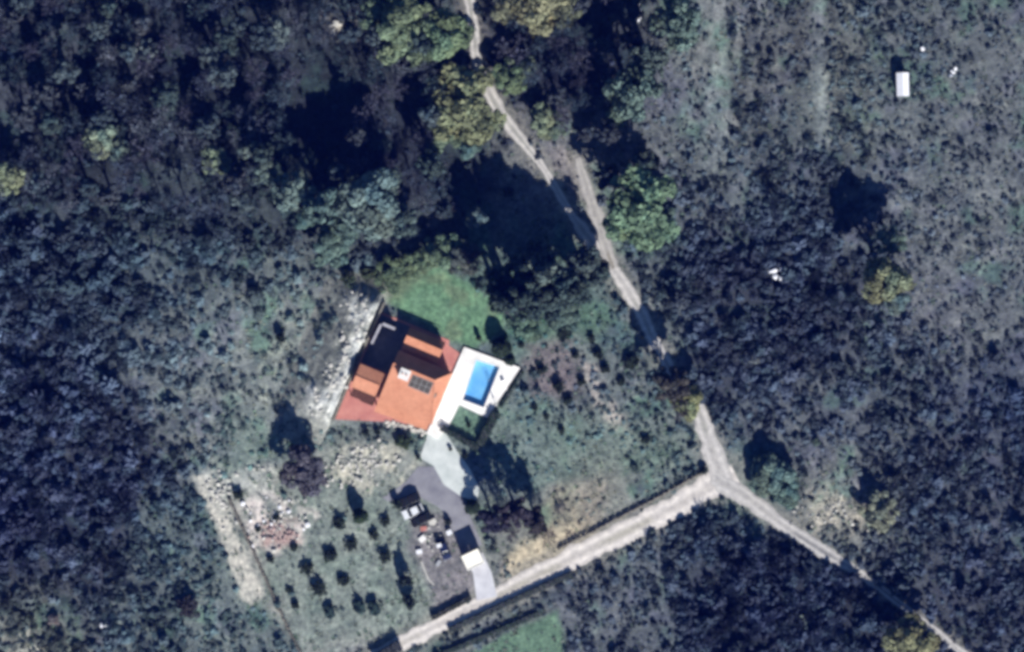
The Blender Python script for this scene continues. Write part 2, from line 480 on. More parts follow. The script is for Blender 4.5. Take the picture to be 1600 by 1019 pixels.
# ------------------------------------------------------------------ the ground sheet
def build_ground():
    fx = np.arange(-116, 116.01, .55); fy = np.arange(-80, 80.01, .55)
    xs = np.concatenate([[-900, -500, -300, -180, -135], fx, [135, 180, 300, 500, 900]])
    ys = np.concatenate([[-900, -500, -300, -160, -100], fy, [100, 160, 300, 500, 900]])
    X, Y = np.meshgrid(xs, ys)
    Z = ground_z(X, Y)
    dn, _, r, g, b = control_field(X, Y)
    C = np.stack([r, g, b], -1) * (1 - .5 * sstep(.6, .95, dn))[..., None]  # soil darker where bushes crowd: shade of the gaps painted in
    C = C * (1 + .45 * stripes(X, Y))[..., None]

    def lay(mask, col):
        nonlocal C
        C = C * (1 - mask[..., None]) + np.array(col) * mask[..., None]

    nz = lambda s, o=0: (fbm(X + o, Y + 2 * o, s) - .5) * 2
    # purple, green and straw patches of ground cover
    for f, t in ((sstep(.1, .5, nz(5, 11)), (.97, .95, 1.1)), (sstep(.1, .5, nz(6, 31)), (.82, 1.12, .95)), (sstep(.15, .5, nz(2.5, 71)), (1.35, 1.33, 1.22)), (sstep(.1, .5, nz(3.2, 97)), (.65, .68, .74))):
        C = C * (1 + f[..., None] * (np.array(t) - 1))
    # plots
    m = lambda poly, f=1.0, n=1.0: 1 - sstep(-f, f, poly_sd(X, Y, poly) + n * nz(2.5, 5))
    lay(.9 * m(GARDEN, 1.5, 1.2), (.25, .265, .245))
    lay(.5 * m(GARDEN, 1, 1) * sstep(.0, .4, nz(4, 3)), (.19, .24, .205))
    lay(.5 * m(GARDEN, 1, 1) * sstep(.1, .4, nz(3, 23)), (.34, .34, .31))
    lay(m([P(*p) for p in [(480, 740), (640, 760), (700, 800), (690, 1000), (460, 1000), (420, 850)]], 3, 2) * .45, (.17, .23, .2))
    lay(m(LAWN, .8, .7), (.125, .235, .14))
    lay(.5 * m(LAWN, .8, .7) * sstep(0, .5, nz(2, 13)), (.145, .255, .165))
    lay(.6 * m(LAWN, .8, .7) * sstep(.1, .45, nz(3.5, 67)), (.15, .19, .12))
    lay(.7 * m([P(*p) for p in [(555, 425), (640, 405), (660, 430), (625, 470), (590, 465)]], 1.5, 1.2), (.14, .17, .11))
    lay(m(FIELD, .6, .4), (.12, .2, .14))
    lay(m(PLAWN, .5, .2), (.12, .2, .15))
    pale = [(.62, .62, .57), (.5, .5, .45)]
    stony = lambda poly, f, n, a, c, s=1.6: lay(a * m(poly, f, n) * sstep(-.35, .3, nz(s, 41)), [min(.66, q * 1.25) for q in c])
    stony([P(*p) for p in [(535, 470), (600, 455), (600, 480), (535, 610), (520, 650), (470, 640), (480, 590), (530, 540)]], 2, 1.5, 1., (.5, .5, .46))
    stony([P(*p) for p in [(520, 700), (600, 690), (650, 720), (640, 760), (560, 770), (520, 740)]], 1.5, 1.2, .9, (.4, .385, .32))
    lay(.95 * m(TRACK_W, .6, .6), (.52, .5, .44))
    stony([P(*p) for p in [(285, 735), (420, 735), (420, 790), (340, 790)]], 2, 1.5, .8, (.42, .43, .4))
    stony([P(*p) for p in [(365, 780), (430, 775), (500, 800), (470, 850), (400, 870)]], 1.5, 1.3, .9, (.5, .45, .42))
    stony([P(*p) for p in [(405, 815), (465, 810), (470, 850), (410, 855)]], 1., .8, .9, (.36, .25, .23), 1.2)
    lay(.9 * m([P(*p) for p in [(790, 865), (850, 830), (900, 800), (930, 830), (880, 880), (790, 920)]], 1.6, 1.4), (.5, .43, .31))
    lay(.6 * m([P(*p) for p in [(860, 760), (960, 740), (930, 830), (860, 830)]], 2, 1.5), (.3, .26, .21))
    lay(.85 * m(YARD, 1.2, .8), (.2, .185, .2))
    lay(.7 * m([P(*p) for p in [(820, 540), (900, 520), (900, 610), (830, 630)]], 2, 2), (.19, .155, .165))
    stony([P(*p) for p in [(905, 560), (930, 570), (985, 670), (960, 675), (920, 630)]], 1, .8, 1., (.38, .34, .31))
    stony([P(*p) for p in [(1250, 790), (1290, 760), (1350, 770), (1390, 800), (1370, 830), (1290, 840), (1255, 820)]], 2, 1.5, .9, (.33, .31, .26))
    stony([P(*p) for p in [(0, 975), (30, 970), (90, 1010), (60, 1040), (0, 1030)]], 1.5, 1.2, .8, (.36, .36, .31))
    stony([P(*p) for p in [(500, 20), (560, 30), (560, 60), (520, 55)]], 1.2, 1, .9, (.42, .39, .34))
    stony([P(*p) for p in [(1080, 0), (1160, 0), (1170, 220), (1090, 230)]], 3, 3, .6, (.19, .2, .2))
    stony([P(*p) for p in [(1290, 0), (1340, 0), (1345, 220), (1290, 230)]], 3, 3, .6, (.19, .205, .19))
    lay(.7 * m([P(*p) for p in [(850, 235), (880, 225), (915, 270), (920, 320), (890, 310)]], 1.2, 1), (.23, .21, .21))
    lay(.75 * m([P(*p) for p in [(810, 490), (880, 470), (960, 480), (950, 520), (820, 530)]], 2, 2), (.1, .17, .125))
    lay(.6 * m([P(*p) for p in [(780, 640), (900, 630), (1060, 680), (1080, 720), (860, 760), (760, 720)]], 3, 2), (.16, .205, .175))
    # worn verges beside the tracks
    rs = road_sd(X, Y)
    lay(.55 * (1 - sstep(0, 2.6, rs + .8 * nz(2, 55))), (.26, .25, .22))
    n0, n1 = X.shape
    idx = np.arange(n0 * n1).reshape(n0, n1)
    F = np.stack([idx[:-1, :-1], idx[:-1, 1:], idx[1:, 1:], idx[1:, :-1]], -1).reshape(-1, 4)
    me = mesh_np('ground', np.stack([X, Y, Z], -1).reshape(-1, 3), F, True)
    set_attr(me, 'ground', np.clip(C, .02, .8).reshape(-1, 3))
    o = link('ground', me, M['ground']); o['kind'] = 'structure'


build_ground()


def ribbon(name, pts, ws, z, colour, mid=None, step=.6, ragged=.5):
    q = np.array([P(*p) for p in pts]); w = np.array(ws) / 8.0
    # smooth centre line (Catmull-Rom)
    out = []; wo_ = []
    for i in range(len(q) - 1):
        p0, p1, p2, p3 = q[max(i - 1, 0)], q[i], q[i + 1], q[min(i + 2, len(q) - 1)]
        n = max(2, int(np.linalg.norm(p2 - p1) / step))
        for k in range(n):
            t = k / n
            out.append(.5 * ((2 * p1) + (-p0 + p2) * t + (2 * p0 - 5 * p1 + 4 * p2 - p3) * t * t + (-p0 + 3 * p1 - 3 * p2 + p3) * t ** 3))
            wo_.append(w[i] * (1 - t) + w[i + 1] * t)
    out.append(q[-1]); wo_.append(w[-1])
    c = np.array(out); w = np.array(wo_)
    d = np.gradient(c, axis=0); d /= np.linalg.norm(d, axis=1)[:, None]
    nrm = np.stack([-d[:, 1], d[:, 0]], -1)
    K = 13
    t = np.linspace(-1, 1, K)
    s = np.arange(len(c)) * step
    wl = w / 2 * (1 + ragged * (fbm(s, s * 0 + 3.3, 2.6) - .5) * 2); wr = w / 2 * (1 + ragged * (fbm(s, s * 0 + 8.7, 2.6) - .5) * 2)
    half = np.where(t[None] < 0, wr[:, None], wl[:, None])
    pos = c[:, None] + nrm[:, None] * (t[None, :, None] * half[..., None])
    crown = z + .02 * (1 - np.abs(t)[None]) + np.where(np.abs(t) > .99, -.06, 0)[None]
    V = np.concatenate([pos, np.broadcast_to(crown, half.shape)[..., None]], -1)
    idx = np.arange(len(c) * K).reshape(len(c), K)
    F = np.stack([idx[:-1, :-1], idx[1:, :-1], idx[1:, 1:], idx[:-1, 1:]], -1).reshape(-1, 4)[:, ::-1]
    me = mesh_np(name, V.reshape(-1, 3), F, True)
    rut = np.exp(-((np.abs(t) - .5) / .22) ** 2)[None] * np.ones((len(c), 1))
    C = np.array(colour)[None, None] * (.8 + .3 * rut[..., None])
    if mid is not None:
        mm = (np.exp(-(t / .28) ** 2)[None] * sstep(.4, .62, fbm(s, s * 0 + 5, 5))[:, None])[..., None]
        C = C * (1 - mm) + np.array(mid) * mm
    set_attr(me, 'ground', C.reshape(-1, 3))
    o = link(name, me, M['road']); o['kind'] = 'structure'
    return o


ribbon('road', R_SW, W_SW, .030, (.64, .6, .55), (.4, .38, .32), ragged=.5)
ribbon('dirt_track', R_MAIN, W_MAIN, .046, (.52, .5, .47), (.29, .29, .26), ragged=.55)
ribbon('path', R_SE, W_SE, .062, (.48, .465, .44), (.2, .2, .2), ragged=.5)
ribbon('footpath', R_SPUR, W_SPUR, .078, (.4, .385, .36), (.22, .2, .16), ragged=.6)


def sheet(name, poly, z, mat, t=.06):
    b = MB(); b.prism(poly, z - t - .3, z)
    o = b.build(name, mat); o['kind'] = 'structure'; return o


sheet('terrace', TERRACE, .10, M['terrace'])
sheet('driveway', ASPH, .050, M['asphalt'])
sheet('driveway', DRIVE, .058, M['drive_pale'])
sheet('entrance_slab', ENTRY, .095, M['concrete'])

# ------------------------------------------------------------------ limestone bank above the house's west wall
def build_bank():
    aa = np.concatenate([[-.7], np.linspace(-.95, -14, 48)]); bb = np.linspace(-9, 29.5, 100)
    A, B = np.meshgrid(aa, bb)
    jit = .35 * (fbm(A * 0, B, 1.8) - .5)
    A2 = A + jit * np.where(A > -3, 1, 0)
    X = HO[0] + A2 * U[0] + B * Vv[0]; Y = HO[1] + A2 * U[1] + B * Vv[1]
    f = sstep(-13.5, -2.0, A) * sstep(-8.5, 3.5, B) * (1 - sstep(23, 29, B))
    ridge = .08 * np.sin(A * 3.1 + 2.2 * fbm(A, B, 5)) * sstep(-1, 0, -A - 1.5)
    Z = 3.3 * f + f * (.9 * (fbm(A, B, 2.2, 4) - .5) + ridge) - .12 * (1 - f)
    Z[:, 0] = -.2
    Z[:, -1] = -.2; Z[0] = -.2; Z[-1] = -.2
    n = fbm(X, Y, 1.3, 4); n2 = fbm(A * 2.6, B * .5, 1.6, 4)
    wid = 3.6 + 4.0 * sstep(17, 22, B) + 3.5 * (1 - sstep(3, 9, B))
    k = sstep(.36, .55, .5 * n + .5 * n2) * sstep(-1.3, -.55, A / wid + .9 * (fbm(X, Y, 3, 4) - .5))
    k = .85 * k + .25 * sstep(-1.1, -.4, A / wid) * sstep(.45, .6, fbm(X, Y, .8, 3))
    k = np.clip(k * .95, 0, 1) * sstep(-4.5, 1.5, B)
    k = k * sstep(-6.5, 2.5, B + 3 * (fbm(X, Y, 2.2) - .5)) * (1 - sstep(22, 28, B))
    C = np.array((.21, .222, .205)) * (1 - k[..., None]) + np.array((.66, .67, .64)) * k[..., None]
    n0, n1 = X.shape
    idx = np.arange(n0 * n1).reshape(n0, n1)
    F = np.stack([idx[:-1, :-1], idx[:-1, 1:], idx[1:, 1:], idx[1:, :-1]], -1).reshape(-1, 4)[:, ::-1]
    me = mesh_np('rock_bank', np.stack([X, Y, Z], -1).reshape(-1, 3), F, True)
    set_attr(me, 'ground', C.reshape(-1, 3))
    o = link('rock_bank', me, M['bank']); o['kind'] = 'structure'


build_bank()

# ------------------------------------------------------------------ thin blue air over the whole site
hz = MB().box(-960, 960, -960, 960, -3.0, HGT + 12).build('haze', None)
hz['kind'] = 'stuff'
hm = bpy.data.materials.new('thin_blue_haze'); hm.use_nodes = True
hm.node_tree.nodes.clear()
ho_ = hm.node_tree.nodes.new('ShaderNodeOutputMaterial'); hv = hm.node_tree.nodes.new('ShaderNodeVolumePrincipled')
hv.inputs['Color'].default_value = (.03, .1, 1.0, 1); hv.inputs['Density'].default_value = HAZE
hv.inputs['Anisotropy'].default_value = 0.0
hm.node_tree.links.new(hv.outputs[0], ho_.inputs['Volume'])
hz.data.materials.append(hm)

# ------------------------------------------------------------------ house
house = empty('house', (HO[0], HO[1], .1), -TH)
tag(house, 'large villa with terracotta tiled roofs and a white chimney beside the pool', 'house')


def hpart(name, mb, mat, parent=house, bevel=0.0):
    return mb.build(name, mat, parent, bevel)


# walls
w = MB()
w.prism([(6.6, 7.3), (17.2, 7.3), (17.2, 17.1), (6.6, 17.1)], 0, 4.25)
main_wall = hpart('wall', w, M['white_wall'])
w = MB(); w.prism([(6.9, 18.2), (13.7, 18.2), (13.7, 22.0), (6.9, 22.0)], 0, 2.2); hpart('wall', w, M['white_wall'])
w = MB(); w.prism([(.7, 7.8), (5.2, 7.8), (5.2, 11.8), (.7, 11.8)], 0, 4.65); hpart('wall', w, M['white_wall'])
# gable ends
g = MB()
g.add([(6.6, 7.3, 4.25), (6.6, 14.8, 6.6), (6.6, 17.1, 4.25), (6.85, 7.3, 4.25), (6.85, 14.8, 6.6), (6.85, 17.1, 4.25)], [(0, 1, 2), (5, 4, 3), (0, 3, 4, 1), (1, 4, 5, 2), (2, 5, 3, 0)])
hpart('gable', g, M['white_wall'])
# main hipped roof
ze, zr = 4.45, 6.8
rs_ = MB(); rs_.slab([(6.3, 6.6, ze - .15), (17.7, 6.6, ze - .15), (15.0, 14.8, zr), (6.3, 14.8, zr)], .18)
roof_s = hpart('roof', rs_, M['roof'])
rn_ = MB(); rn_.slab([(6.3, 14.8, zr - .004), (15.0, 14.8, zr - .004), (17.7, 17.5, ze), (6.3, 17.5, ze)], .18); hpart('roof', rn_, M['roof'])
re_ = MB(); re_.slab([(17.7, 6.6, ze - .15), (17.7, 17.5, ze), (15.0, 14.8, zr - .004)], .18); hpart('roof', re_, M['roof'])
# ridge and hip cappings
rc = MB(); rc.tube((6.3, 14.8, zr), (15.0, 14.8, zr), .16, .16, 8); hpart('ridge_capping', rc, M['roof'])
for q in ((17.7, 6.6, ze - .15), (17.7, 17.5, ze)):
    rc = MB(); rc.tube((15.0, 14.8, zr), q, .14, .14, 8); hpart('hip_capping', rc, M['roof'])
# veranda roof in front of the south wall
vr = MB(); vr.slab([(6.4, 4.6, 2.55), (17.2, 5.1, 2.55), (17.2, 7.29, 3.25), (6.4, 7.29, 3.25)], .15); hpart('veranda_roof', vr, M['roof'])
for a_ in (6.8, 9.4, 12.0, 14.6, 16.9):
    pb = MB(); pb.box(a_ - .14, a_ + .14, 5.25, 5.53, 0, 2.5); hpart('post', pb, M['white_wall'])
# north wing gable roof
for k, (b0, b1, z0, z1) in enumerate(((18.0, 20.7, 2.45, 3.7), (20.7, 22.35, 3.696, 2.3))):
    s_ = MB(); s_.slab([(6.6, b0, z0), (14.1, b0, z0), (14.1, b1, z1), (6.6, b1, z1)], .16); hpart('wing_roof', s_, M['roof'])
rc = MB(); rc.tube((6.6, 20.7, 3.7), (14.1, 20.7, 3.7), .14, .14, 8); hpart('ridge_capping', rc, M['roof'])
for a_ in (6.9, 13.5):
    g = MB(); g.add([(a_, 18.2, 2.2), (a_, 20.7, 3.45), (a_, 22.0, 2.2), (a_ + .2, 18.2, 2.2), (a_ + .2, 20.7, 3.45), (a_ + .2, 22.0, 2.2)], [(0, 1, 2), (5, 4, 3), (0, 3, 4, 1), (1, 4, 5, 2), (2, 5, 3, 0)])
    hpart('gable', g, M['white_wall'])
# west tower
for k, (b0, b1, z0, z1) in enumerate(((7.4, 9.75, 4.75, 5.6), (9.75, 12.2, 5.596, 4.75))):
    s_ = MB(); s_.slab([(.45, b0, z0), (5.5, b0, z0), (5.5, b1, z1), (.45, b1, z1)], .16); hpart('tower_roof', s_, M['roof'])
rc = MB(); rc.tube((.45, 9.75, 5.6), (5.5, 9.75, 5.6), .13, .13, 8); hpart('ridge_capping', rc, M['roof'])
for a_ in (.7, 5.0):
    g = MB(); g.add([(a_, 7.8, 4.6), (a_, 9.75, 5.42), (a_, 11.8, 4.6), (a_ + .2, 7.8, 4.6), (a_ + .2, 9.75, 5.42), (a_ + .2, 11.8, 4.6)], [(0, 1, 2), (5, 4, 3), (0, 3, 4, 1), (1, 4, 5, 2), (2, 5, 3, 0)])
    hpart('gable', g, M['white_wall'])
# dark timber porch south of the tower: beams and close boards
pc = MB(); pc.box(.9, 5.7, 5.65, 5.8, 2.45, 2.62); hpart('beam', pc, M['dark_wood'])
for a_ in (1.05, 5.45):
    pc = MB(); pc.box(a_ - .08, a_ + .08, 5.65, 5.8, 0, 2.45); hpart('post', pc, M['dark_wood'])
for k in range(20):
    a_ = .85 + k * .245
    bb = 5.45 if a_ > 2.9 else 5.75
    pc = MB(); pc.box(a_, a_ + .22, bb, 7.78, 2.622, 2.68); hpart('slat', pc, M['dark_wood'])
# chimney and its cap
c_ = MB(); c_.box(8.3, 10.1, 12.7, 14.5, 5.4, 8.0); ch = hpart('chimney', c_, M['white_wall'], bevel=.03)
c_ = MB(); c_.box(8.15, 10.25, 12.55, 14.65, 8.0, 8.14); hpart('chimney_cap', c_, M['white_wall'], ch)
for k in range(2):
    c_ = MB(); c_.tube((8.8 + .8 * k, 13.6, 8.14), (8.8 + .8 * k, 13.6, 8.5), .16, .14, 10); hpart('chimney_pot', c_, M['roof'], ch)
# dark panels lying on the south slope
sl = (zr - (ze - .15)) / 8.2
zs = lambda b: ze - .15 + (b - 6.6) * sl
fr = MB()
fr.slab([(10.6, 11.75, zs(11.75) + .1), (15.0, 11.75, zs(11.75) + .1), (15.0, 14.2, zs(14.2) + .1), (10.6, 14.2, zs(14.2) + .1)], .08)
pf = hpart('panel_frame', fr, M['metal'])
for k in range(4):
    for j in range(2):
        a0 = 10.66 + k * 1.09; b0 = 11.81 + j * 1.19
        pn = MB(); pn.slab([(a0, b0, zs(b0) + .13), (a0 + 1.02, b0, zs(b0) + .13), (a0 + 1.02, b0 + 1.13, zs(b0 + 1.13) + .13), (a0, b0 + 1.13, zs(b0 + 1.13) + .13)], .03)
        hpart('panel', pn, M['panel'], pf)
v_ = MB(); v_.box(15.9, 16.4, 11.6, 12.5, zs(12) - .9, zs(12) - .05); hpart('roof_vent', v_, M['stone_brown'])
# windows and doors in the walls
def opening(name, a0, a1, b, z0, z1, n):
    """opening on a wall facing along b (n = -1 south, +1 north)"""
    f = MB(); f.box(a0, a1, b - .05 + n * .03, b + .05 + n * .03, z0, z1); fo = hpart(name, f, M['dark_wood'])
    q = MB(); q.box(a0 + .08, a1 - .08, b + n * .06, b + n * .09, z0 + .08, z1 - .08); hpart('pane', q, M['glass'], fo)
for a_ in (7.6, 10.4, 13.0, 15.4): opening('window', a_, a_ + 1.2, 7.3, 3.35, 4.1, -1)
for a_ in (7.4, 10.0, 12.2): opening('window', a_, a_ + 1.0, 22.0, 1.0, 2.1, 1)
opening('door', 11.6, 12.9, 7.3, 0.02, 2.2, -1)
opening('window', 2.0, 3.6, 7.8, 3.2, 4.3, -1); opening('door', 2.4, 3.5, 7.8, .02, 2.2, -1)

# courtyard
def lsheet(name, q, z, mat, kind='structure'):
    return sheet(name, [L(*p) for p in q], z, mat)
lsheet('courtyard', [(.3, 12.3), (6.5, 12.3), (6.5, 22.6), (.3, 22.6)], .106, M['slate'])  # dark floor tone carries part of the courtyard's shade

def wall_thing(name, label, pts, wd, h, mat, z=.08, cat='wall', cap=True, group=None):
    o = empty(name, (*pts[0], 0)); tag(o, label, cat, group)
    for (x0, y0), (x1, y1) in zip(pts[:-1], pts[1:]):
        d = math.hypot(x1 - x0, y1 - y0); ux, uy = (x1 - x0) / d, (y1 - y0) / d
        nx, ny = -uy * wd / 2, ux * wd / 2
        ox, oy = pts[0]
        q = [(x0 - nx - ox, y0 - ny - oy), (x1 - nx - ox, y1 - ny - oy), (x1 + nx - ox, y1 + ny - oy), (x0 + nx - ox, y0 + ny - oy)]
        b = MB(); b.prism(q, z - .3, z + h); b.build('wall_body', mat, o)
        if cap:
            k = 1.35
            q2 = [(x0 - nx * k - ox, y0 - ny * k - oy), (x1 - nx * k - ox, y1 - ny * k - oy), (x1 + nx * k - ox, y1 + ny * k - oy), (x0 + nx * k - ox, y0 + ny * k - oy)]
            b = MB(); b.prism(q2, z + h, z + h + .07); b.build('coping', mat, o)
    return o
wall_thing('courtyard_wall', 'high pale wall along the west side of the shaded courtyard, ending at the lawn', [L(.9, 16.6), L(1.15, 20.8)], .35, 3.1, M['plaster_grey'])
wall_thing('courtyard_wall', 'short pale wall across the north end of the shaded courtyard', [L(1.4, 21.0), L(4.0, 21.0)], .4, 3.0, M['plaster_grey'])
wall_thing('boundary_wall', 'long dark narrow wall between the limestone bank and the villa', [L(-.35, -.2), L(-.3, 12), L(.1, 25)], .3, 1.6, M['stone_brown'])
# pale rockery edging south of the terrace, stone by stone
def stone_mesh(seed, flat=.6):
    r = np.random.default_rng(seed)
    import bmesh
    bm = bmesh.new(); bmesh.ops.create_icosphere(bm, subdivisions=1, radius=1)
    for v in bm.verts:
        v.co *= .75 + .4 * r.random(); v.co.z *= flat
    me = bpy.data.meshes.new('stone'); bm.to_mesh(me); bm.free(); return me
STONES = [stone_mesh(k) for k in range(5)]
for k_ in STONES: k_.materials.append(M['stone'])
rk = empty('rockery', (*L(9.5, 3.6), 0)); tag(rk, 'pale rockery edging along the south edge of the orange terrace', 'rockery')
for i in range(46):
    t = i / 45
    x, y = L(9.3 + 7.8 * t + RNG.normal(0, .15), 3.5 + 1.1 * t + RNG.normal(0, .45))
    s = bpy.data.objects.new('stone', STONES[i % 5]); COL.objects.link(s); s.parent = rk
    s.location = (x - rk.location.x, y - rk.location.y, .12); s.rotation_euler = (0, 0, RNG.random() * 6.3)
    k = RNG.uniform(.22, .5); s.scale = (k, k * RNG.uniform(.7, 1.2), k)

# ------------------------------------------------------------------ pool and deck
def deck_mesh():
    b = MB(); n = len(DECK)
    # ring between the deck outline and the pool, split in convex-ish pieces
    import bmesh
    bm = bmesh.new()
    zt, zb = .45, -1.2
    o = [bm.verts.new((x, y, zt)) for x, y in DECK]; p = [bm.verts.new((x, y, zt)) for x, y in POOL]
    D, Q = o, p
    faces = [(D[0], D[1], Q[1], Q[0]), (D[1], D[2], Q[2], Q[1]), (D[2], D[3], Q[3], Q[2]), (D[0], Q[0], Q[3], D[3], D[6]), (D[3], D[4], D[5], D[6])]
    for f in faces: bm.faces.new(f)
    for ring, z in ((o, 0.0), (p, zb)):
        low = [bm.verts.new((v.co.x, v.co.y, z)) for v in ring]
        for i in range(len(ring)):
            j = (i + 1) % len(ring)
            bm.faces.new((ring[i], ring[j], low[j], low[i]))
    bmesh.ops.recalc_face_normals(bm, faces=bm.faces)
    me = bpy.data.meshes.new('pool_deck'); bm.to_mesh(me); bm.free(); return me
dk = link('pool_deck', deck_mesh(), M['deck']); dk['kind'] = 'structure'
pool = empty('swimming_pool', (*POOL[0], 0)); tag(pool, 'rectangular swimming pool of bright blue water set in the white deck', 'pool')
ins = lambda q, k: [(x + (sum(p[0] for p in q) / 4 - x) * k - POOL[0][0], y + (sum(p[1] for p in q) / 4 - y) * k - POOL[0][1]) for x, y in q]
b = MB(); b.prism(ins(POOL, .004), -.9, -.55); b.build('water', M['water'], pool)
for i in range(4):
    q = ins(POOL, 0); r = ins(POOL, -.05); j = (i + 1) % 4
    b = MB(); b.prism([q[i], q[j], r[j], r[i]], .452, .5); b.build('coping', M['deck'], pool)
lx, ly = Z1(1034, 562)
lad = empty('pool_ladder', (lx, ly, .3), .6); tag(lad, 'thin metal ladder standing in the pool', 'ladder')
for s_ in (-.25, .25):
    b = MB(); b.tube((s_, 0, -1.0), (s_, 0, 1.2), .035, .035); b.build('rail', M['metal'], lad)
for k in range(4):
    b = MB(); b.tube((-.25, 0, -.7 + .35 * k), (.25, 0, -.7 + .35 * k), .03, .03); b.build('rung', M['metal'], lad)
px_, py_ = Z1(1072, 700)
par = empty('parasol', (px_, py_, .46)); tag(par, 'closed pale parasol on the white deck beside the pool', 'parasol')
b = MB(); b.tube((0, 0, 0), (0, 0, .08), .32, .3, 14); b.build('base', M['stone'], par)
b = MB(); b.tube((0, 0, .08), (0, 0, 2.3), .035, .03, 8); b.build('pole', M['metal'], par)
b = MB(); b.tube((0, 0, 1.0), (0, 0, 2.25), .16, .05, 8); b.build('folded_canopy', M['deck'], par)
# two loungers on the deck
def lounger():
    o = empty('sun_lounger', (0, 0, 0))
    b = MB(); b.box(-.33, .33, -.95, .95, .24, .3); b.build('frame', M['white_plastic'], o)
    b = MB(); b.box(-.3, .3, -.9, .35, .3, .36); b.build('cushion', M['deck'], o)
    b = MB(); b.slab([(-.3, .36, .38), (.3, .36, .38), (.3, .95, .75), (-.3, .95, .75)], .06); b.build('backrest', M['deck'], o)
    for sx in (-.28, .28):
        for sy in (-.85, .85):
            b = MB(); b.box(sx - .03, sx + .03, sy - .03, sy + .03, 0, .24); b.build('leg', M['white_plastic'], o)
    return o

# ------------------------------------------------------------------ foliage builders
def leaf_quads(rng, C, N, size, aspect=1.0, jitter=.55):
    """one small quad per centre, roughly facing N"""
    n = len(C)
    N = N + rng.normal(0, jitter, (n, 3)); N /= np.linalg.norm(N, axis=1)[:, None] + 1e-9
    t = rng.normal(0, 1, (n, 3)); t -= (t * N).sum(1)[:, None] * N; t /= np.linalg.norm(t, axis=1)[:, None] + 1e-9
    b = np.cross(N, t)
    s = size * rng.uniform(.6, 1.35, n)[:, None]
    t = t * s; b = b * s * aspect
    fold = N * s * .25
    V = np.stack([C - t - b * .6, C + b * -.9 + t * .2 + fold, C + t + b * .5, C + b * .95 - t * .25 + fold], 1)
    return V.reshape(-1, 3)


def leaf_mesh(name, V, tint):
    n = len(V) // 4
    me = mesh_np(name, V, np.arange(n * 4).reshape(n, 4))
    set_attr(me, 'leaf', np.repeat(tint, 4, 0))
    return me


def crown_mesh(seed, rx=1.0, rz=.8, zc=1.0, n=2200, leaf=.075, lobes=16, tone=.28, hollow=.35):
    """crown of unit radius: leaf clumps gathered in uneven lobes"""
    r = np.random.default_rng(seed)
    th = r.uniform(0, 2 * math.pi, lobes); ph = np.arccos(r.uniform(-.35, 1, lobes)); rad = r.uniform(.3, .95, lobes)
    LC = np.stack([np.cos(th) * np.sin(ph) * rx, np.sin(th) * np.sin(ph) * rx, np.cos(ph) * rz], -1) * rad[:, None]
    LR = r.uniform(.16, .42, lobes) * (1.15 - .45 * rad)
    which = r.choice(lobes, n, p=LR ** 2 / (LR ** 2).sum())
    d = r.normal(0, 1, (n, 3)); d[:, 2] += .35; d /= np.linalg.norm(d, axis=1)[:, None]
    rr = LR[which] * (hollow + (1 - hollow) * r.random(n) ** .4)
    C = LC[which] + d * rr[:, None] * np.array([1, 1, .85])
    C[:, 2] += zc
    V = leaf_quads(r, C, d, leaf)
    lt = r.uniform(1 - tone, 1 + tone, lobes)[which][:, None] * r.uniform(.75, 1.25, n)[:, None]
    warm = r.normal(0, .045, lobes)[which][:, None]
    tint = lt * np.concatenate([1 + warm, np.ones((n, 1)), 1 - warm], 1)
    return leaf_mesh('crown', V, tint)


def limbs(mb, rng, p, d, length, r, depth, tips, n=5):
    p = np.array(p, float); d = np.array(d, float); d /= np.linalg.norm(d)
    segs = 2
    for k in range(segs):
        q = p + d * length / segs
        r2 = r * (.78 if k == 0 else .7)
        mb.tube(p, q, r, r2, n)
        tips.append((q.copy(), d.copy(), r2, depth))
        p = q; r = r2
        d = d + rng.normal(0, .14, 3); d /= np.linalg.norm(d)
    if depth > 0:
        m = rng.integers(3, 5)
        for k in range(m):
            e = d * .75 + rng.normal(0, .62, 3); e[2] += .12
            limbs(mb, rng, p, e, length * rng.uniform(.6, .8), r * .65, depth - 1, tips, 4)


def trunk_mesh(seed, h=1.0, r=.06):
    rng = np.random.default_rng(seed); mb = MB(); tips = []
    mb.tube((0, 0, -.05), (0.01, .01, h * .45), r * 1.25, r * .85, 8)
    for k in range(5):
        a = k * 1.26 + rng.random()
        limbs(mb, rng, (.01, .01, h * (.38 + .07 * (k % 2))), (math.cos(a) * .7, math.sin(a) * .7, .8), h * .33, r * .55, 1, tips)
    return mb.mesh('trunk')


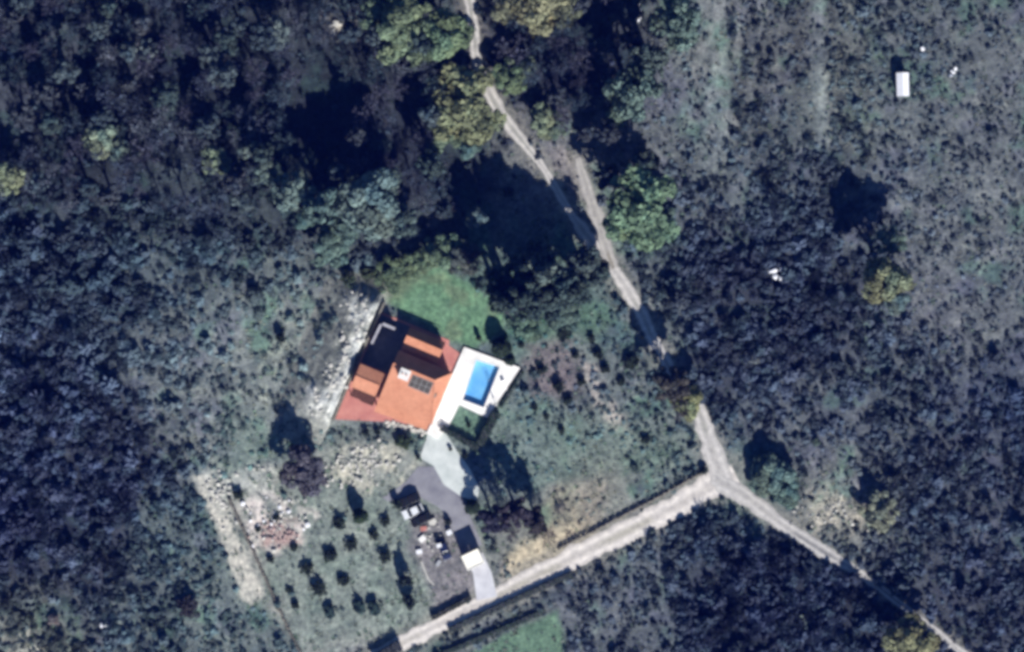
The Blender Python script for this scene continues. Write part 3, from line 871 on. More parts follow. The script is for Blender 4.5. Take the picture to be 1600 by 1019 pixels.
def bare_meshes(seed, h=1.0):
    """leafless tree of unit height: limbs, and a haze of twigs and withered leaves at their ends"""
    rng = np.random.default_rng(seed); mb = MB(); tips = []
    mb.tube((0, 0, -.03), (rng.normal(0, .01), rng.normal(0, .01), h * .33), .024, .018, 6)
    for k in range(5):
        a = k * 1.26 + rng.random() * .8
        limbs(mb, rng, (0, 0, h * (.26 + .06 * (k % 2))), (math.cos(a) * .62, math.sin(a) * .62, 1.0), h * .26, .014, 2, tips)
    pts = np.array([t[0] for t in tips if t[3] <= 1]); dr = np.array([t[1] for t in tips if t[3] <= 1])
    n = 480
    i = rng.integers(0, len(pts), n)
    d = dr[i] + rng.normal(0, .55, (n, 3)); d[:, 2] += .15; d /= np.linalg.norm(d, axis=1)[:, None]
    base = pts[i] + rng.normal(0, .025, (n, 3))
    ln = rng.uniform(.05, .13, n)[:, None]; s = np.cross(d, rng.normal(0, 1, (n, 3))); s /= np.linalg.norm(s, axis=1)[:, None]
    wd = rng.uniform(.004, .011, n)[:, None]
    V = np.stack([base - s * wd, base + s * wd, base + d * ln + s * wd * .6, base + d * ln - s * wd * .6], 1).reshape(-1, 3)
    tint = (.35 + 1.3 * rng.random(n) ** 2)[:, None] * (1 + rng.normal(0, .05, (n, 3)))
    return mb.mesh('trunk'), leaf_mesh('crown', V, tint)


def cypress_mesh(seed, n=1500):
    r = np.random.default_rng(seed)
    t = r.random(n); z = t
    rad = .30 * np.sin(np.pi * np.clip(t * .82 + .12, 0, 1)) ** .8 * (.75 + .25 * r.random(n))
    a = r.uniform(0, 2 * math.pi, n)
    rad = rad * (1 + .18 * np.sin(a * 3 + z * 9))
    C = np.stack([np.cos(a) * rad, np.sin(a) * rad, z * .95 + .05], -1)
    N = np.stack([np.cos(a), np.sin(a), .7 + 0 * a], -1)
    return leaf_mesh('crown', leaf_quads(r, C, N, .045), r.uniform(.7, 1.3, n)[:, None] * np.ones((1, 3)))


CROWNS = [crown_mesh(100 + k, n=4200, leaf=.062, lobes=24 + 4 * k) for k in range(5)]
BUSHES = [crown_mesh(200 + k, rz=.8, zc=.6, n=1000, leaf=.1, lobes=26, tone=.2, hollow=.5) for k in range(4)]
TRUNKS = [trunk_mesh(300 + k) for k in range(3)]
BARES = [bare_meshes(400 + k) for k in range(6)]
CYPS = [cypress_mesh(500 + k) for k in range(2)]
for me in CROWNS + BUSHES + CYPS + [b[1] for b in BARES]: me.materials.append(M['leaf'])
for me in TRUNKS + [b[0] for b in BARES]: me.materials.append(M['bark'])
STEM = MB().tube((0, 0, -.1), (.02, .01, .6), .06, .03, 6).mesh('trunk'); STEM.materials.append(M['bark'])


def gz(x, y):
    X = np.array([x]); Y = np.array([y])
    return float(max(ground_z(X, Y)[0], bank_h(X, Y)[0]))


def inst(name, me, parent, col=None, scale=(1, 1, 1), z=0, rz=0):
    o = bpy.data.objects.new(name, me); COL.objects.link(o); o.parent = parent
    o.location = (0, 0, z); o.scale = scale; o.rotation_euler = (0, 0, rz)
    if col: o.color = (*col, 1)
    return o


def tree(px, py, rpx, h, col, label, kind='full', group=None, name='broadleaf_tree', cat='tree', stretch=1.0):
    """px, py, rpx: place and crown radius in image pixels; h: height in metres. The trunk stands under the crown."""
    x, y = P(px, py); R = rpx / 8
    o = empty(name, (x, y, gz(x, y)), random.random() * 6.28); tag(o, label, cat, group)
    me = random.choice(CROWNS)
    if h > 16.5: kind = 'tall'
    inst('trunk', random.choice(TRUNKS), o, None, (h * .55, h * .55, h * .8))
    k = h * .5 if kind == 'tall' else max(R * .8, h * .36)
    inst('crown', me, o, tuple(min(.26, c * 1.25) for c in col), (R * 1.14, R * 1.14 * stretch, k), h - k * 1.8)
    return o


def bare(px, py, h, wide, col, label, group=None, name='bare_tree'):
    x, y = P(px, py)
    o = empty(name, (x, y, gz(x, y)), random.random() * 6.28); tag(o, label, 'tree', group)
    t, c = random.choice(BARES)
    inst('trunk', t, o, None, (h * wide, h * wide, h)); inst('crown', c, o, col, (h * wide, h * wide, h))
    return o


def shrub(px, py, rpx, h, col, label, group=None, name='shrub', cat='shrub', stretch=1.0, rz=None):
    x, y = P(px, py); R = rpx / 8
    o = empty(name, (x, y, gz(x, y) + .02), random.random() * 6.28 if rz is None else rz); tag(o, label, cat, group)
    inst('stem', STEM, o, None, (1, 1, h * .6)); inst('crown', random.choice(BUSHES), o, col, (R, R * stretch, h * .75))
    return o


def cypress(px, py, rpx, h, col, label, group=None):
    x, y = P(px, py); R = rpx / 8
    o = empty('cypress_tree', (x, y, gz(x, y)), random.random() * 6.28); tag(o, label, 'cypress', group)
    inst('trunk', STEM, o, None, (2, 2, h * .3)); inst('crown', random.choice(CYPS), o, col, (R / .3, R / .3, h), .1)
    return o


GRN, TEAL, OLIVE, YEL, PALE = (.12, .165, .095), (.1, .145, .125), (.155, .16, .09), (.185, .195, .1), (.16, .195, .13)
DARK, PURP, GREY = (.02, .032, .025), (.12, .095, .115), (.13, .135, .16)

# trees one can tell apart
for a in [
    (628, 48, 50, 12, (.14, .18, .11), 'broad bright green tree left of the dirt track at the top edge'),
    (702, 62, 40, 11, GRN, 'green tree touching the left side of the dirt track, right of the broad bright one'),
    (728, 172, 58, 11, (.145, .16, .09), 'large olive brown tree leaning over the dirt track, above the big dark shade'),
    (800, 122, 27, 6, GRN, 'small green tree on the right verge of the upper dirt track'),
    (850, 190, 24, 5, PALE, 'low pale green tree on the right verge where the dirt track narrows'),
    (842, 2, 52, 10, (.2, .2, .12), 'yellowish green tree cut by the top edge, right of the dirt track'),
    (1000, 335, 58, 16, (.115, .175, .11), 'round bright green tree right of the fork in the dirt track'),
    (985, 150, 40, 18, TEAL, 'blue green tree between the dark wood and the striped scrub'),
    (1055, 40, 38, 18, TEAL, 'teal tree near the top edge at the head of the striped scrub'),
    (1377, 435, 38, 15, (.15, .165, .1), 'olive green tree with a long dark shade in the right hand scrub'),
    (1387, 375, 22, 9, TEAL, 'small teal tree just above the olive green tree in the right hand scrub'),
    (578, 315, 54, 15, (.1, .14, .13), 'large dusky teal tree at the south edge of the dark wood'),
    (515, 385, 30, 8, (.1, .15, .125), 'teal green tree left of the lawn'),
    (690, 400, 32, 5, (.12, .17, .11), 'low green tree at the top corner of the lawn'),
    (160, 218, 28, 9, (.17, .21, .15), 'pale green tree standing alone in the left part of the dark wood'),
    (15, 277, 28, 8, (.18, .21, .13), 'yellow green tree at the left edge of the picture'),
    (340, 252, 22, 8, (.15, .19, .13), 'small light green tree in the middle of the dark wood'),
    (458, 300, 28, 12, (.12, .165, .15), 'teal tree left of the large dusky teal tree'),
    (415, 268, 20, 8, (.12, .16, .14), 'smaller teal tree up left of its teal neighbour in the dark wood'),
    (1075, 627, 27, 6, YEL, 'yellowish tree hanging over the dirt track above the road junction'),
    (1418, 998, 36, 9, OLIVE, 'olive tree cut by the bottom edge near the lower footpath'),
    (1372, 795, 28, 5, (.18, .195, .145), 'pale olive tree beside the stony clearing right of the junction'),
    (1205, 738, 36, 5, TEAL, 'teal bushy tree right of the road junction'),
    (852, 430, 36, 17, (.09, .12, .11), 'tall dusky green tree on the south edge of the big dark shade'),
    (908, 418, 30, 12, (.05, .07, .07), 'tall dark tree between the big dark shade and the dirt track'),
    (745, 340, 18, 8, (.11, .15, .15), 'small pale teal tree in the left part of the big dark shade'),
    (508, 322, 28, 14, (.09, .14, .13), 'teal tree between the large dusky teal tree and the teal tree left of it'),
    (380, 315, 16, 7, (.1, .13, .13), 'small grey teal tree low in the wood, above the open scrub'),
    (540, 352, 26, 9, (.085, .13, .115), 'teal tree just below the large dusky teal tree'),
    (624, 345, 26, 13, (.08, .115, .11), 'dusky tree right of and below the large dusky teal tree'),
    (190, 235, 18, 8, (.13, .17, .14), 'pale teal tree touching the lone pale green tree'),
    (232, 80, 16, 8, (.13, .16, .165), 'pale blue grey tree in the upper left of the dark wood'),
    (435, 55, 22, 9, (.12, .15, .145), 'blue grey tree in the top middle of the dark wood'),
    (62, 288, 16, 7, (.11, .15, .17), 'blue green tree right of the yellow green tree at the left edge'),
    (388, 235, 13, 8, (.13, .165, .15), 'very small pale tree in the dark wood, right of the small light green one'),
    (478, 735, 34, 8, (.075, .072, .09), 'dense dark purple tree left of the stony garden'),
    (610, 432, 26, 3.5, (.09, .125, .075), 'low olive tree on the left side of the lawn'),
    (650, 412, 20, 3.5, (.1, .14, .085), 'low green tree at the top of the lawn, left of the bigger low one'),
    (725, 405, 24, 5, (.07, .085, .08), 'dark low tree at the top right of the lawn'),
    (820, 505, 26, 3, (.085, .135, .1), 'low green thicket tree below the right corner of the lawn'),
    (880, 490, 26, 3, (.085, .125, .105), 'low blue green tree on the green strip east of the lawn'),
    (770, 808, 22, 9, (.035, .035, .055), 'dense blue black tree nearest the asphalt drive'),
    (808, 800, 22, 10, (.04, .035, .05), 'dense dark tree in the middle of the clump east of the drive'),
    (838, 812, 20, 8, (.045, .042, .045), 'dark tree at the right of the clump east of the drive'),
    (1012, 95, 28, 17, (.08, .11, .105), 'blue green tree between the two taller teal trees beside the striped scrub'),
    (1006, 258, 24, 13, (.05, .07, .065), 'dark tree just above the round bright green tree'),
    (1038, 352, 24, 8, (.1, .145, .125), 'teal tree leaning on the lower right side of the round bright green tree'),
    (958, 182, 18, 9, (.1, .14, .11), 'small teal tree on the lower left of the taller teal tree by the striped scrub'),
    (588, 28, 26, 9, (.1, .14, .095), 'green tree on the left flank of the broad bright green tree'),
    (660, 88, 22, 7, (.115, .155, .1), 'small green tree tucked below the two trees at the top of the track'),
    (692, 215, 26, 8, (.11, .15, .1), 'green tree at the lower left foot of the large olive brown tree'),
    (735, 232, 20, 7, (.09, .14, .125), 'teal tree at the lower tip of the large olive brown tree'),
    (690, 150, 24, 8, (.11, .1, .08), 'brown tree on the left flank of the large olive brown tree'),
    (795, 12, 26, 8, (.15, .155, .1), 'straw green tree left of the yellowish green tree at the top edge'),
    (885, 18, 26, 9, (.12, .13, .085), 'olive tree right of the yellowish green tree at the top edge'),
    (822, 105, 16, 5, (.13, .165, .12), 'small pale tree behind the small green tree on the right verge'),
    (868, 205, 14, 4, (.12, .16, .12), 'very small green tree beside the low pale green tree on the verge'),
    (1398, 470, 20, 6, (.1, .14, .135), 'blue green tree right below the olive green tree in the right hand scrub'),
    (1228, 770, 22, 4, (.09, .14, .12), 'small teal tree below the teal bushy tree by the junction'),
    (480, 345, 18, 6, (.08, .13, .115), 'small teal tree left of the teal tree below the large dusky one'),
    (430, 405, 0, 0, None, None),
]:
    if a[5]: tree(*a)
# tall thin-leaved trees whose shade lies black beside the lawn
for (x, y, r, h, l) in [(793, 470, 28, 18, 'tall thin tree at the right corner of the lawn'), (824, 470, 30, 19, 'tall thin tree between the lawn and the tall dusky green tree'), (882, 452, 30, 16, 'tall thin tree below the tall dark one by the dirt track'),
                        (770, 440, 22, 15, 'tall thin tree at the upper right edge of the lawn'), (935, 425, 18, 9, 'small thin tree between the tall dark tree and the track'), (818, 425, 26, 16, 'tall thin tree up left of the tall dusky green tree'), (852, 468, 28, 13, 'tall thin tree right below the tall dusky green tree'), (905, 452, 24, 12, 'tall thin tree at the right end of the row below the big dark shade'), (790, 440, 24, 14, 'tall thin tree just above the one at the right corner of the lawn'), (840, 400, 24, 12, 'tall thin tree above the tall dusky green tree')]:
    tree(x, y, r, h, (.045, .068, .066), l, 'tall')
tree(1045, 598, 26, 11, (.058, .056, .052), 'dark brown tree shading the dirt track above the yellowish tree')
for (x, y, h, wd, l) in [(742, 408, 8, .7, 'bare purple tree at the top right edge of the lawn'),
                         (790, 818, 9, .5, 'bare tree between the dense dark trees east of the drive'),
                         (858, 838, 9, .5, 'bare reddish tree standing in the yellow dry grass'), (800, 835, 8, .5, 'bare tree on the lower side of the clump east of the drive'),
                         (890, 832, 6, .5, 'bare reddish sapling closest to the road wall'), (1062, 640, 9, .6, 'bare brown tree between the dark brown tree and the yellowish tree')]:
    bare(x, y, h, wd, (.1, .08, .1), l)

# woods: leafless trees crowded together
def scatter(poly, spacing, rng, avoid):
    xs = [p[0] for p in poly]; ys = [p[1] for p in poly]
    out = []
    for _ in range(9000):
        x = rng.uniform(min(xs), max(xs)); y = rng.uniform(min(ys), max(ys))
        if poly_sd(np.array([x]), np.array([y]), poly)[0] > 0: continue
        if any((x - a) ** 2 + (y - b) ** 2 < spacing ** 2 for a, b in out): continue
        if avoid(x, y): continue
        out.append((x, y))
    return out
wood_a = [P(*p) for p in [(-20, -30), (560, -30), (650, 0), (680, 110), (695, 200), (705, 330), (640, 375), (560, 350), (520, 330), (430, 320), (300, 330), (120, 320), (-20, 330)]]
wood_b = [P(*p) for p in [(760, -20), (1040, -20), (1000, 60), (955, 150), (945, 290), (920, 240), (880, 190), (850, 150), (800, 80)]]
GAPS = [[P(*p) for p in q] for q in ([(455, 110), (525, 95), (555, 150), (560, 250), (520, 275), (470, 240)], [(600, 150), (650, 130), (660, 260), (620, 270)], [(-10, 130), (40, 150), (40, 230), (-10, 240)], [(200, 250), (300, 230), (320, 300), (240, 310)], [(905, 0), (940, 0), (945, 200), (915, 200)])]
near_road = lambda x, y: road_sd(np.array([x]), np.array([y]))[0] < 1.5 or any(poly_sd(np.array([x]), np.array([y]), g)[0] < 0 for g in GAPS)
tones = [(.085, .11, .165), (.07, .11, .15), (.095, .1, .15), (.07, .11, .13), (.15, .175, .22)]
MARKS_A = [(628, 48, 'the broad bright green tree'), (728, 172, 'the large olive brown tree'), (578, 315, 'the large dusky teal tree'), (458, 300, 'the teal tree'), (160, 218, 'the lone pale green tree'), (15, 277, 'the yellow green edge tree'),
           (340, 252, 'the small light green tree'), (435, 55, 'the blue grey tree'), (232, 80, 'the pale blue grey tree'), (10, 85, 'the grey white rocks'), (525, 40, 'the cream rock outcrop')]
MARKS_B = [(800, 122, 'the small green tree on the verge'), (842, 2, 'the yellowish green tree'), (985, 150, 'the taller teal tree'), (1006, 258, 'the round bright green tree'), (850, 190, 'the low pale green tree on the verge')]
near_mark = lambda px, py, marks: min(marks, key=lambda q: (q[0] - px) ** 2 + (q[1] - py) ** 2)[2]
spots = scatter(wood_a, 4.0, RNG, near_road)
for i, (x, y) in enumerate(spots):
    px, py = x * 8 + 800, 509.5 - y * 8
    if i % 4 == 1:
        tree(px, py, RNG.uniform(13, 22), RNG.uniform(8.5, 12.5), random.choice([(.045, .065, .08), (.05, .075, .075), (.06, .07, .085), (.075, .1, .11)]), 'slate green tree in the dark wood near ' + near_mark(px, py, MARKS_A), group='slate green trees in the wood west of the track')
    else:
        bare(px, py, RNG.uniform(7, 11), RNG.uniform(.5, .75), random.choice(tones), 'leafless grey tree in the dark wood near ' + near_mark(px, py, MARKS_A), 'leafless trees of the wood west of the track')
for i, (x, y) in enumerate(scatter(wood_b, 3.8, RNG, near_road)):
    px, py = x * 8 + 800, 509.5 - y * 8
    if i % 4 == 1:
        tree(px, py, RNG.uniform(13, 20), RNG.uniform(9, 13), random.choice([(.04, .055, .07), (.05, .06, .075)]), 'slate dark tree in the eastern wood near ' + near_mark(px, py, MARKS_B), group='slate dark trees in the wood east of the track')
    else:
        bare(px, py, RNG.uniform(7.5, 11), RNG.uniform(.5, .75), random.choice(tones), 'leafless tree in the eastern wood near ' + near_mark(px, py, MARKS_B), 'leafless trees of the wood east of the track')

# garden shrubs and cypresses
Z5 = lambda x, y: (330 + x / 4.246, 720 + y / 4.246)
Z7 = lambda x, y: (800 + x / 3.773, 430 + y / 3.773)
for (zx, zy, r, l) in [
    (180, 215, 9, 'dark round shrub at the head of the pale stone strip'),
    (430, 365, 6.5, 'small dark shrub just above the red brick rubble'),
    (310, 440, 5, 'tiny dark shrub left of the red brick rubble'),
    (850, 405, 9.5, 'tall oval dark shrub left of the big cypress'),
    (930, 545, 9.5, 'dark round shrub in the middle of the garden, below the big cypress'),
    (1080, 480, 8, 'dark shrub between the middle of the garden and the yard'),
    (1155, 390, 8, 'greenish dark shrub just left of the parked white car'),
    (548, 560, 6.5, 'small dark shrub right of the red brick rubble'),
    (395, 640, 6.5, 'dark shrub below the red brick rubble'),
    (640, 705, 10, 'dark shrub left of centre in the lower garden, above the biggest one'),
    (790, 615, 10, 'oval dark shrub in the centre of the garden'),
    (715, 835, 11.5, 'biggest oval dark shrub of the lower garden'),
    (880, 785, 9, 'slanting dark shrub right of the biggest oval one'),
    (1155, 625, 9.5, 'pointed dark shrub at the right edge of the garden by the yard'),
    (515, 842, 5, 'tiny dark shrub in a pale ring at the left of the garden'),
    (560, 945, 7, 'thin dark shrub near the lower left border of the garden'),
    (795, 985, 11, 'dark teal shrub at the bottom of the garden, below the biggest oval one'),
    (980, 960, 10, 'blue green shrub at the bottom of the garden, second from the yard side'),
    (1090, 960, 12, 'wide blue green shrub at the bottom of the garden nearest the yard'),
]:
    x, y = Z5(zx, zy + 12)
    shrub(x, y, r * 1.15, r / 8 * 1.1, DARK if 'blue' not in l and 'teal' not in l else (.035, .065, .065), l, 'dark shrubs dotted over the garden', stretch=1.0)
for (zx, zy, r, h, l) in [(1295, 790, 13, 4, 'tall blue dark shrub between the garden and the cluttered yard'), (1320, 930, 14, 4, 'dark brown green shrub above the road at the garden corner')]:
    x, y = Z5(zx, zy); shrub(x, y, r, h, (.04, .06, .06), l, 'dark shrubs dotted over the garden')
x, y = Z5(990, 330); cypress(x, y + 8, 11, 3.6, (.022, .04, .02), 'big black green cypress at the top of the garden')
for (px, py, r, h, l) in [(783, 543, 14, 3.9, 'big black cypress between the lawn and the pool deck'), (797, 563, 8, 2.0, 'smaller dark cypress at the upper right corner of the pool deck'), (738, 792, 11, 2.4, 'black cypress on the right edge of the asphalt drive'), (748, 528, 4, 1.6, 'tiny slim cypress on the lawn by the pool deck')]:
    cypress(px, py, r, h, (.02, .035, .022), l)
for (zx, zy, r, l) in [
    (310, 340, 13, 'dark green shrub below the green strip east of the lawn'), (465, 365, 9, 'purple dark shrub up right of the dark green one'), (375, 465, 9, 'dark shrub left of the pale ring of stones east of the pool'),
    (510, 460, 12, 'dark shrub inside the group of three east of the pool'), (550, 545, 11, 'dark shrub below its neighbour in the group of three east of the pool'), (700, 500, 16, 'large round dark shrub in a pale ring beside the dirt track'),
    (175, 555, 10, 'slanting dark shrub right of the upper deck corner'), (275, 650, 14, 'broad dark shrub in the middle of the purple ground east of the pool'), (410, 620, 10, 'tall black shrub above the stony strip east of the pool'),
    (330, 730, 10, 'dark shrub below the broad one on the purple ground'), (55, 405, 6, 'small dark shrub beside the smaller cypress'), (135, 770, 7, 'small dark shrub right of the lower deck corner'), (205, 825, 7, 'small shrub one step below right of the lower deck corner'),
    (290, 905, 8, 'small shrub on the green slope south east of the pool'), (790, 965, 9, 'dark shrub on the green slope left of the yellowish tree'), (640, 620, 9, 'dark blue shrub below the large round one beside the dirt track')]:
    x, y = Z7(zx, zy + 8); shrub(x, y, r * .85, r / 8 * .95, DARK, l, 'dark shrubs on the slope east of the pool')
for (px, py, r, h, col, l) in [
    (733, 664, 5, 1.2, DARK, 'dark shrub in the middle of the small lawn below the pool'), (572, 676, 6, 1.2, DARK, 'left one of two dark shrubs under the red terrace edge'), (590, 675, 6, 1.2, DARK, 'right one of two dark shrubs under the red terrace edge'),
    (630, 690, 15, 1.8, (.05, .075, .04), 'wide green shrub below the pale rockery'), (653, 714, 5, 1.0, DARK, 'little dark shrub left of the pale drive'), (704, 702, 4, .9, DARK, 'little dark shrub between the hedge and the pale drive'), (727, 712, 5, 1.0, DARK, 'little dark shrub right of the pale drive below the hedge'),
    (295, 948, 20, 2.6, (.035, .035, .045), 'round black bush alone in the lower left scrub'), (440, 527, 9, 2.4, DARK, 'dark upright bush in the scrub left of the limestone bank'), (545, 435, 14, 3, (.04, .06, .04), 'dark bush at the top of the limestone bank'),
    (575, 430, 13, 2.2, (.06, .08, .045), 'olive bush at the upper left of the lawn'), (1100, 735, 8, 1.4, DARK, 'dark shrub on the verge inside the road junction'), (700, 815, 6, 1.3, DARK, 'dark shrub at the edge of the asphalt below the parked cars'),
    (1275, 690, 8, 1.6, TEAL, 'small teal bush in the scrub above the stony clearing'), (1262, 966, 14, 1.4, (.2, .25, .24), 'pale grey green bush in the dark scrub at the bottom'), (1180, 560, 10, 1.4, (.2, .22, .22), 'pale grey bush in the scrub right of the dirt track'),
    (620, 788, 9, 2.0, DARK, 'dark shrub left of the parked white car'), (85, 968, 12, 1.4, (.22, .2, .2), 'pale pinkish bush in the lower left scrub'), (210, 240, 14, 6, (.12, .15, .16), 'pale blue green bush right of the lone pale tree in the dark wood')]:
    shrub(px, py, r, h, col, l)

# hedges: leafy boxes
def hedge(pts, wd, h, col, label, dens=95, z=.05):
    p = np.array(pts); o = empty('hedge', (*pts[0], z)); tag(o, label, 'hedge')
    r = np.random.default_rng(int(abs(pts[0][0] * 100)) + 5)
    Cs, Ns = [], []
    core = MB()
    for (x0, y0), (x1, y1) in zip(pts[:-1], pts[1:]):
        d = math.hypot(x1 - x0, y1 - y0); ux, uy = (x1 - x0) / d, (y1 - y0) / d
        n = int(d * dens * (wd + 2 * h) / 3)
        s = r.uniform(-.15, d + .15, n); perim = r.uniform(-(wd / 2 + h), wd / 2 + h, n)
        t = np.clip(perim, -wd / 2, wd / 2); zz = h - np.maximum(np.abs(perim) - wd / 2, 0)
        bulge = 1 + .22 * (fbm(s + x0, s * 0 + y0, 1.1) - .5) * 2
        t = t * bulge + r.normal(0, .05, n); zz = zz * (1 + .15 * (fbm(s + 9, s * 0, .9) - .5) * 2)
        Cs.append(np.stack([x0 - pts[0][0] + ux * s - uy * t, y0 - pts[0][1] + uy * s + ux * t, zz], -1))
        sd_ = np.sign(perim) * (np.abs(perim) > wd / 2)
        Ns.append(np.stack([-uy * sd_, ux * sd_, 1.0 * (sd_ == 0) + .3], -1))
        nx, ny = -uy * wd * .42, ux * wd * .42
        ax, ay, bx, by = x0 - pts[0][0], y0 - pts[0][1], x1 - pts[0][0], y1 - pts[0][1]
        core.prism([(ax - nx, ay - ny), (bx - nx, by - ny), (bx + nx, by + ny), (ax + nx, ay + ny)], -.1, h * .85)
    C = np.concatenate(Cs); N = np.concatenate(Ns)
    f = inst('foliage', leaf_mesh('foliage', leaf_quads(r, C, N, .13), r.uniform(.6, 1.4, len(C))[:, None] * np.ones((1, 3))), o, col)
    f.data.materials.append(M['leaf'])
    c = core.build('branches', M['bark'], o)
    return o
HG = (.022, .042, .03)
hedge([Z1(765, 832), Z1(968, 945)], 1.0, 1.3, HG, 'dark clipped hedge along the lower side of the small lawn by the drive')
hedge([Z1(985, 920), Z1(1075, 745)], 1.5, 1.6, HG, 'thick dark hedge along the right side of the small lawn')
hedge([Z1(1100, 712), Z1(1222, 512)], .5, .7, HG, 'narrow dark hedge along the right edge of the pool deck')
hedge([P(702, 985), P(780, 948), P(893, 897)], 1.0, .8, (.05, .065, .06), 'dark hedge along the lower side of the road, facing the gate canopy')
hedge([P(585, 1032), P(625, 1008)], 2.0, 1.8, (.035, .045, .055), 'short dark hedge at the bottom end of the road')
hedge([P(690, 1022), P(780, 985), P(850, 955)], .8, .8, (.04, .065, .05), 'low green hedge along the top of the bottom field')
hedge([P(675, 966), P(735, 934)], .8, 1.0, (.045, .05, .035), 'low brown green hedge between the yard and the road')

# dry stone wall on the upper side of the road, stone by stone in two courses
def drystone(pts, label, n, cat='stone wall'):
    q = np.array([P(*p) for p in pts]); o = empty('stone_wall', (*q[0], 0)); tag(o, label, cat)
    seg = np.linalg.norm(np.diff(q, axis=0), axis=1); cum = np.concatenate([[0], np.cumsum(seg)])
    for i in range(n):
        s = (i + .5) / n * cum[-1]; k = min(np.searchsorted(cum, s) - 1, len(seg) - 1); t = (s - cum[k]) / seg[k]
        x, y = q[k] * (1 - t) + q[k + 1] * t
        so_ = bpy.data.objects.new('stone', STONES_B[i % 5]); COL.objects.link(so_); so_.parent = o
        so_.location = (x - q[0][0] + RNG.normal(0, .07), y - q[0][1] + RNG.normal(0, .07), .25 + .35 * (i % 2))
        kx = cum[-1] / n * RNG.uniform(.9, 1.3); so_.scale = (kx, .33, .36); so_.rotation_euler = (0, 0, math.atan2(*(q[k + 1] - q[k])[::-1]) + RNG.normal(0, .12))
STONES_B = []
for k in range(5):
    me = stone_mesh(40 + k, .8); me.materials.append(M['stone_brown']); STONES_B.append(me)
drystone([(872, 858), (950, 818), (1030, 776), (1098, 738)], 'low brown dry stone wall along the upper side of the road', 150)
drystone([(358, 778), (395, 860), (440, 960), (470, 1022)], 'low broken stone wall between the pale strip and the garden', 130)

# white limestone outcrops and small pale things in the scrub
def rocks(px, py, n, spread, label, size=(.3, .9), me=STONES, cat='rocks', name='rock_outcrop', h=.15):
    x, y = P(px, py); o = empty(name, (x, y, gz(x, y))); tag(o, label, cat)
    for i in range(n):
        s = bpy.data.objects.new('stone', me[i % 5]); COL.objects.link(s); s.parent = o
        s.location = (RNG.normal(0, spread[0]), RNG.normal(0, spread[1]), h + RNG.uniform(0, .25)); k = RNG.uniform(*size)
        s.scale = (k, k * RNG.uniform(.5, 1), k * .7); s.rotation_euler = (RNG.normal(0, .2), RNG.normal(0, .2), RNG.random() * 6.3)
WHITE_ST = []
for k in range(5):
    me = stone_mesh(60 + k, .6); me.materials.append(M['white_plastic']); WHITE_ST.append(me)
rocks(1210, 427, 7, (.75, .45), 'white rock outcrop in the scrub right of the dirt track', (.5, .85), WHITE_ST, h=1.0)
rocks(525, 40, 9, (1.8, .7), 'cream rock outcrop at the edge of the dark wood, left of the broad bright tree', (.5, 1.1))
rocks(995, 8, 5, (.4, 1.0), 'white rocks at the top edge beside the teal tree', (.4, .8), WHITE_ST)
rocks(10, 85, 5, (.9, .6), 'grey white rocks at the upper left edge of the dark wood', (.4, .8), STONES)
rocks(1490, 117, 4, (.3, .6), 'small white stones in the scrub in the upper right', (.35, .6), WHITE_ST, h=.5)
rocks(1440, 78, 2, (.2, .3), 'pair of white stones near the white shed', (.4, .6), WHITE_ST, h=.5)
rocks(165, 977, 3, (.4, .3), 'white stones in the lower left scrub', (.3, .6), WHITE_ST, h=.4)
rocks(565, 728, 120, (3.6, 2.1), 'heap of pale rubble on the bank south of the red terrace', (.15, .5))
rocks(345, 770, 60, (1.6, 2.2), 'scatter of white stones at the top of the pale strip', (.2, .55))
rocks(412, 735, 8, (1.6, .7), 'small pale stones left of the dense dark purple tree', (.2, .4))
rocks(1305, 800, 60, (4, 2), 'scattered pale stones in the clearing right of the junction', (.15, .4))
BR = []
for k in range(5):
    me = stone_mesh(80 + k, .6); me.materials.append(M['brick_rubble']); BR.append(me)
rocks(435, 836, 60, (1.7, 1.2), 'pile of broken red bricks in the garden beside the stone wall', (.15, .45), BR, 'rubble', 'brick_pile')
rocks(425, 812, 70, (3.2, 2.6), 'scatter of pale rubble around the broken red bricks', (.12, .6), STONES[:3] + WHITE_ST[:2], 'rubble', 'rubble_pile')

# loose limestone over the bank
BOULDER = ['white boulders at the top end of the limestone bank beside the courtyard wall', 'white boulders at the top end of the limestone bank, on its outer side', 'white boulders on the bank level with the middle of the courtyard',
           'white boulders on the outer bank level with the lower courtyard', 'white boulders on the bank against the wall, beside the tower roof ridge', 'white boulders on the outer bank level with the tower roof',
           'white boulders on the bank level with the dark porch', 'white boulders at the foot of the limestone bank by the red terrace', 'white boulders on the bank against the wall, level with the tower roof']
for i, (a_, b_) in enumerate([(-3, 22), (-5, 21), (-2.2, 18), (-4, 15), (-2.5, 12), (-5, 9), (-3.2, 6), (-4.5, 3), (-2.2, 9)]):
    x, y = L(a_, b_)
    o = empty('limestone_boulders', (x, y, float(bank_h(np.array([x]), np.array([y]))[0]))); tag(o, BOULDER[i], 'boulders', 'boulders on the limestone bank')
    for k in range(12):
        s = bpy.data.objects.new('stone', STONES[k % 5]); COL.objects.link(s); s.parent = o
        s.location = (RNG.normal(0, .9), RNG.normal(0, 1.2), .1); q = RNG.uniform(.2, .6); s.scale = (q, q * RNG.uniform(.4, 1), q * .7); s.rotation_euler = (0, 0, RNG.random() * 6.3)

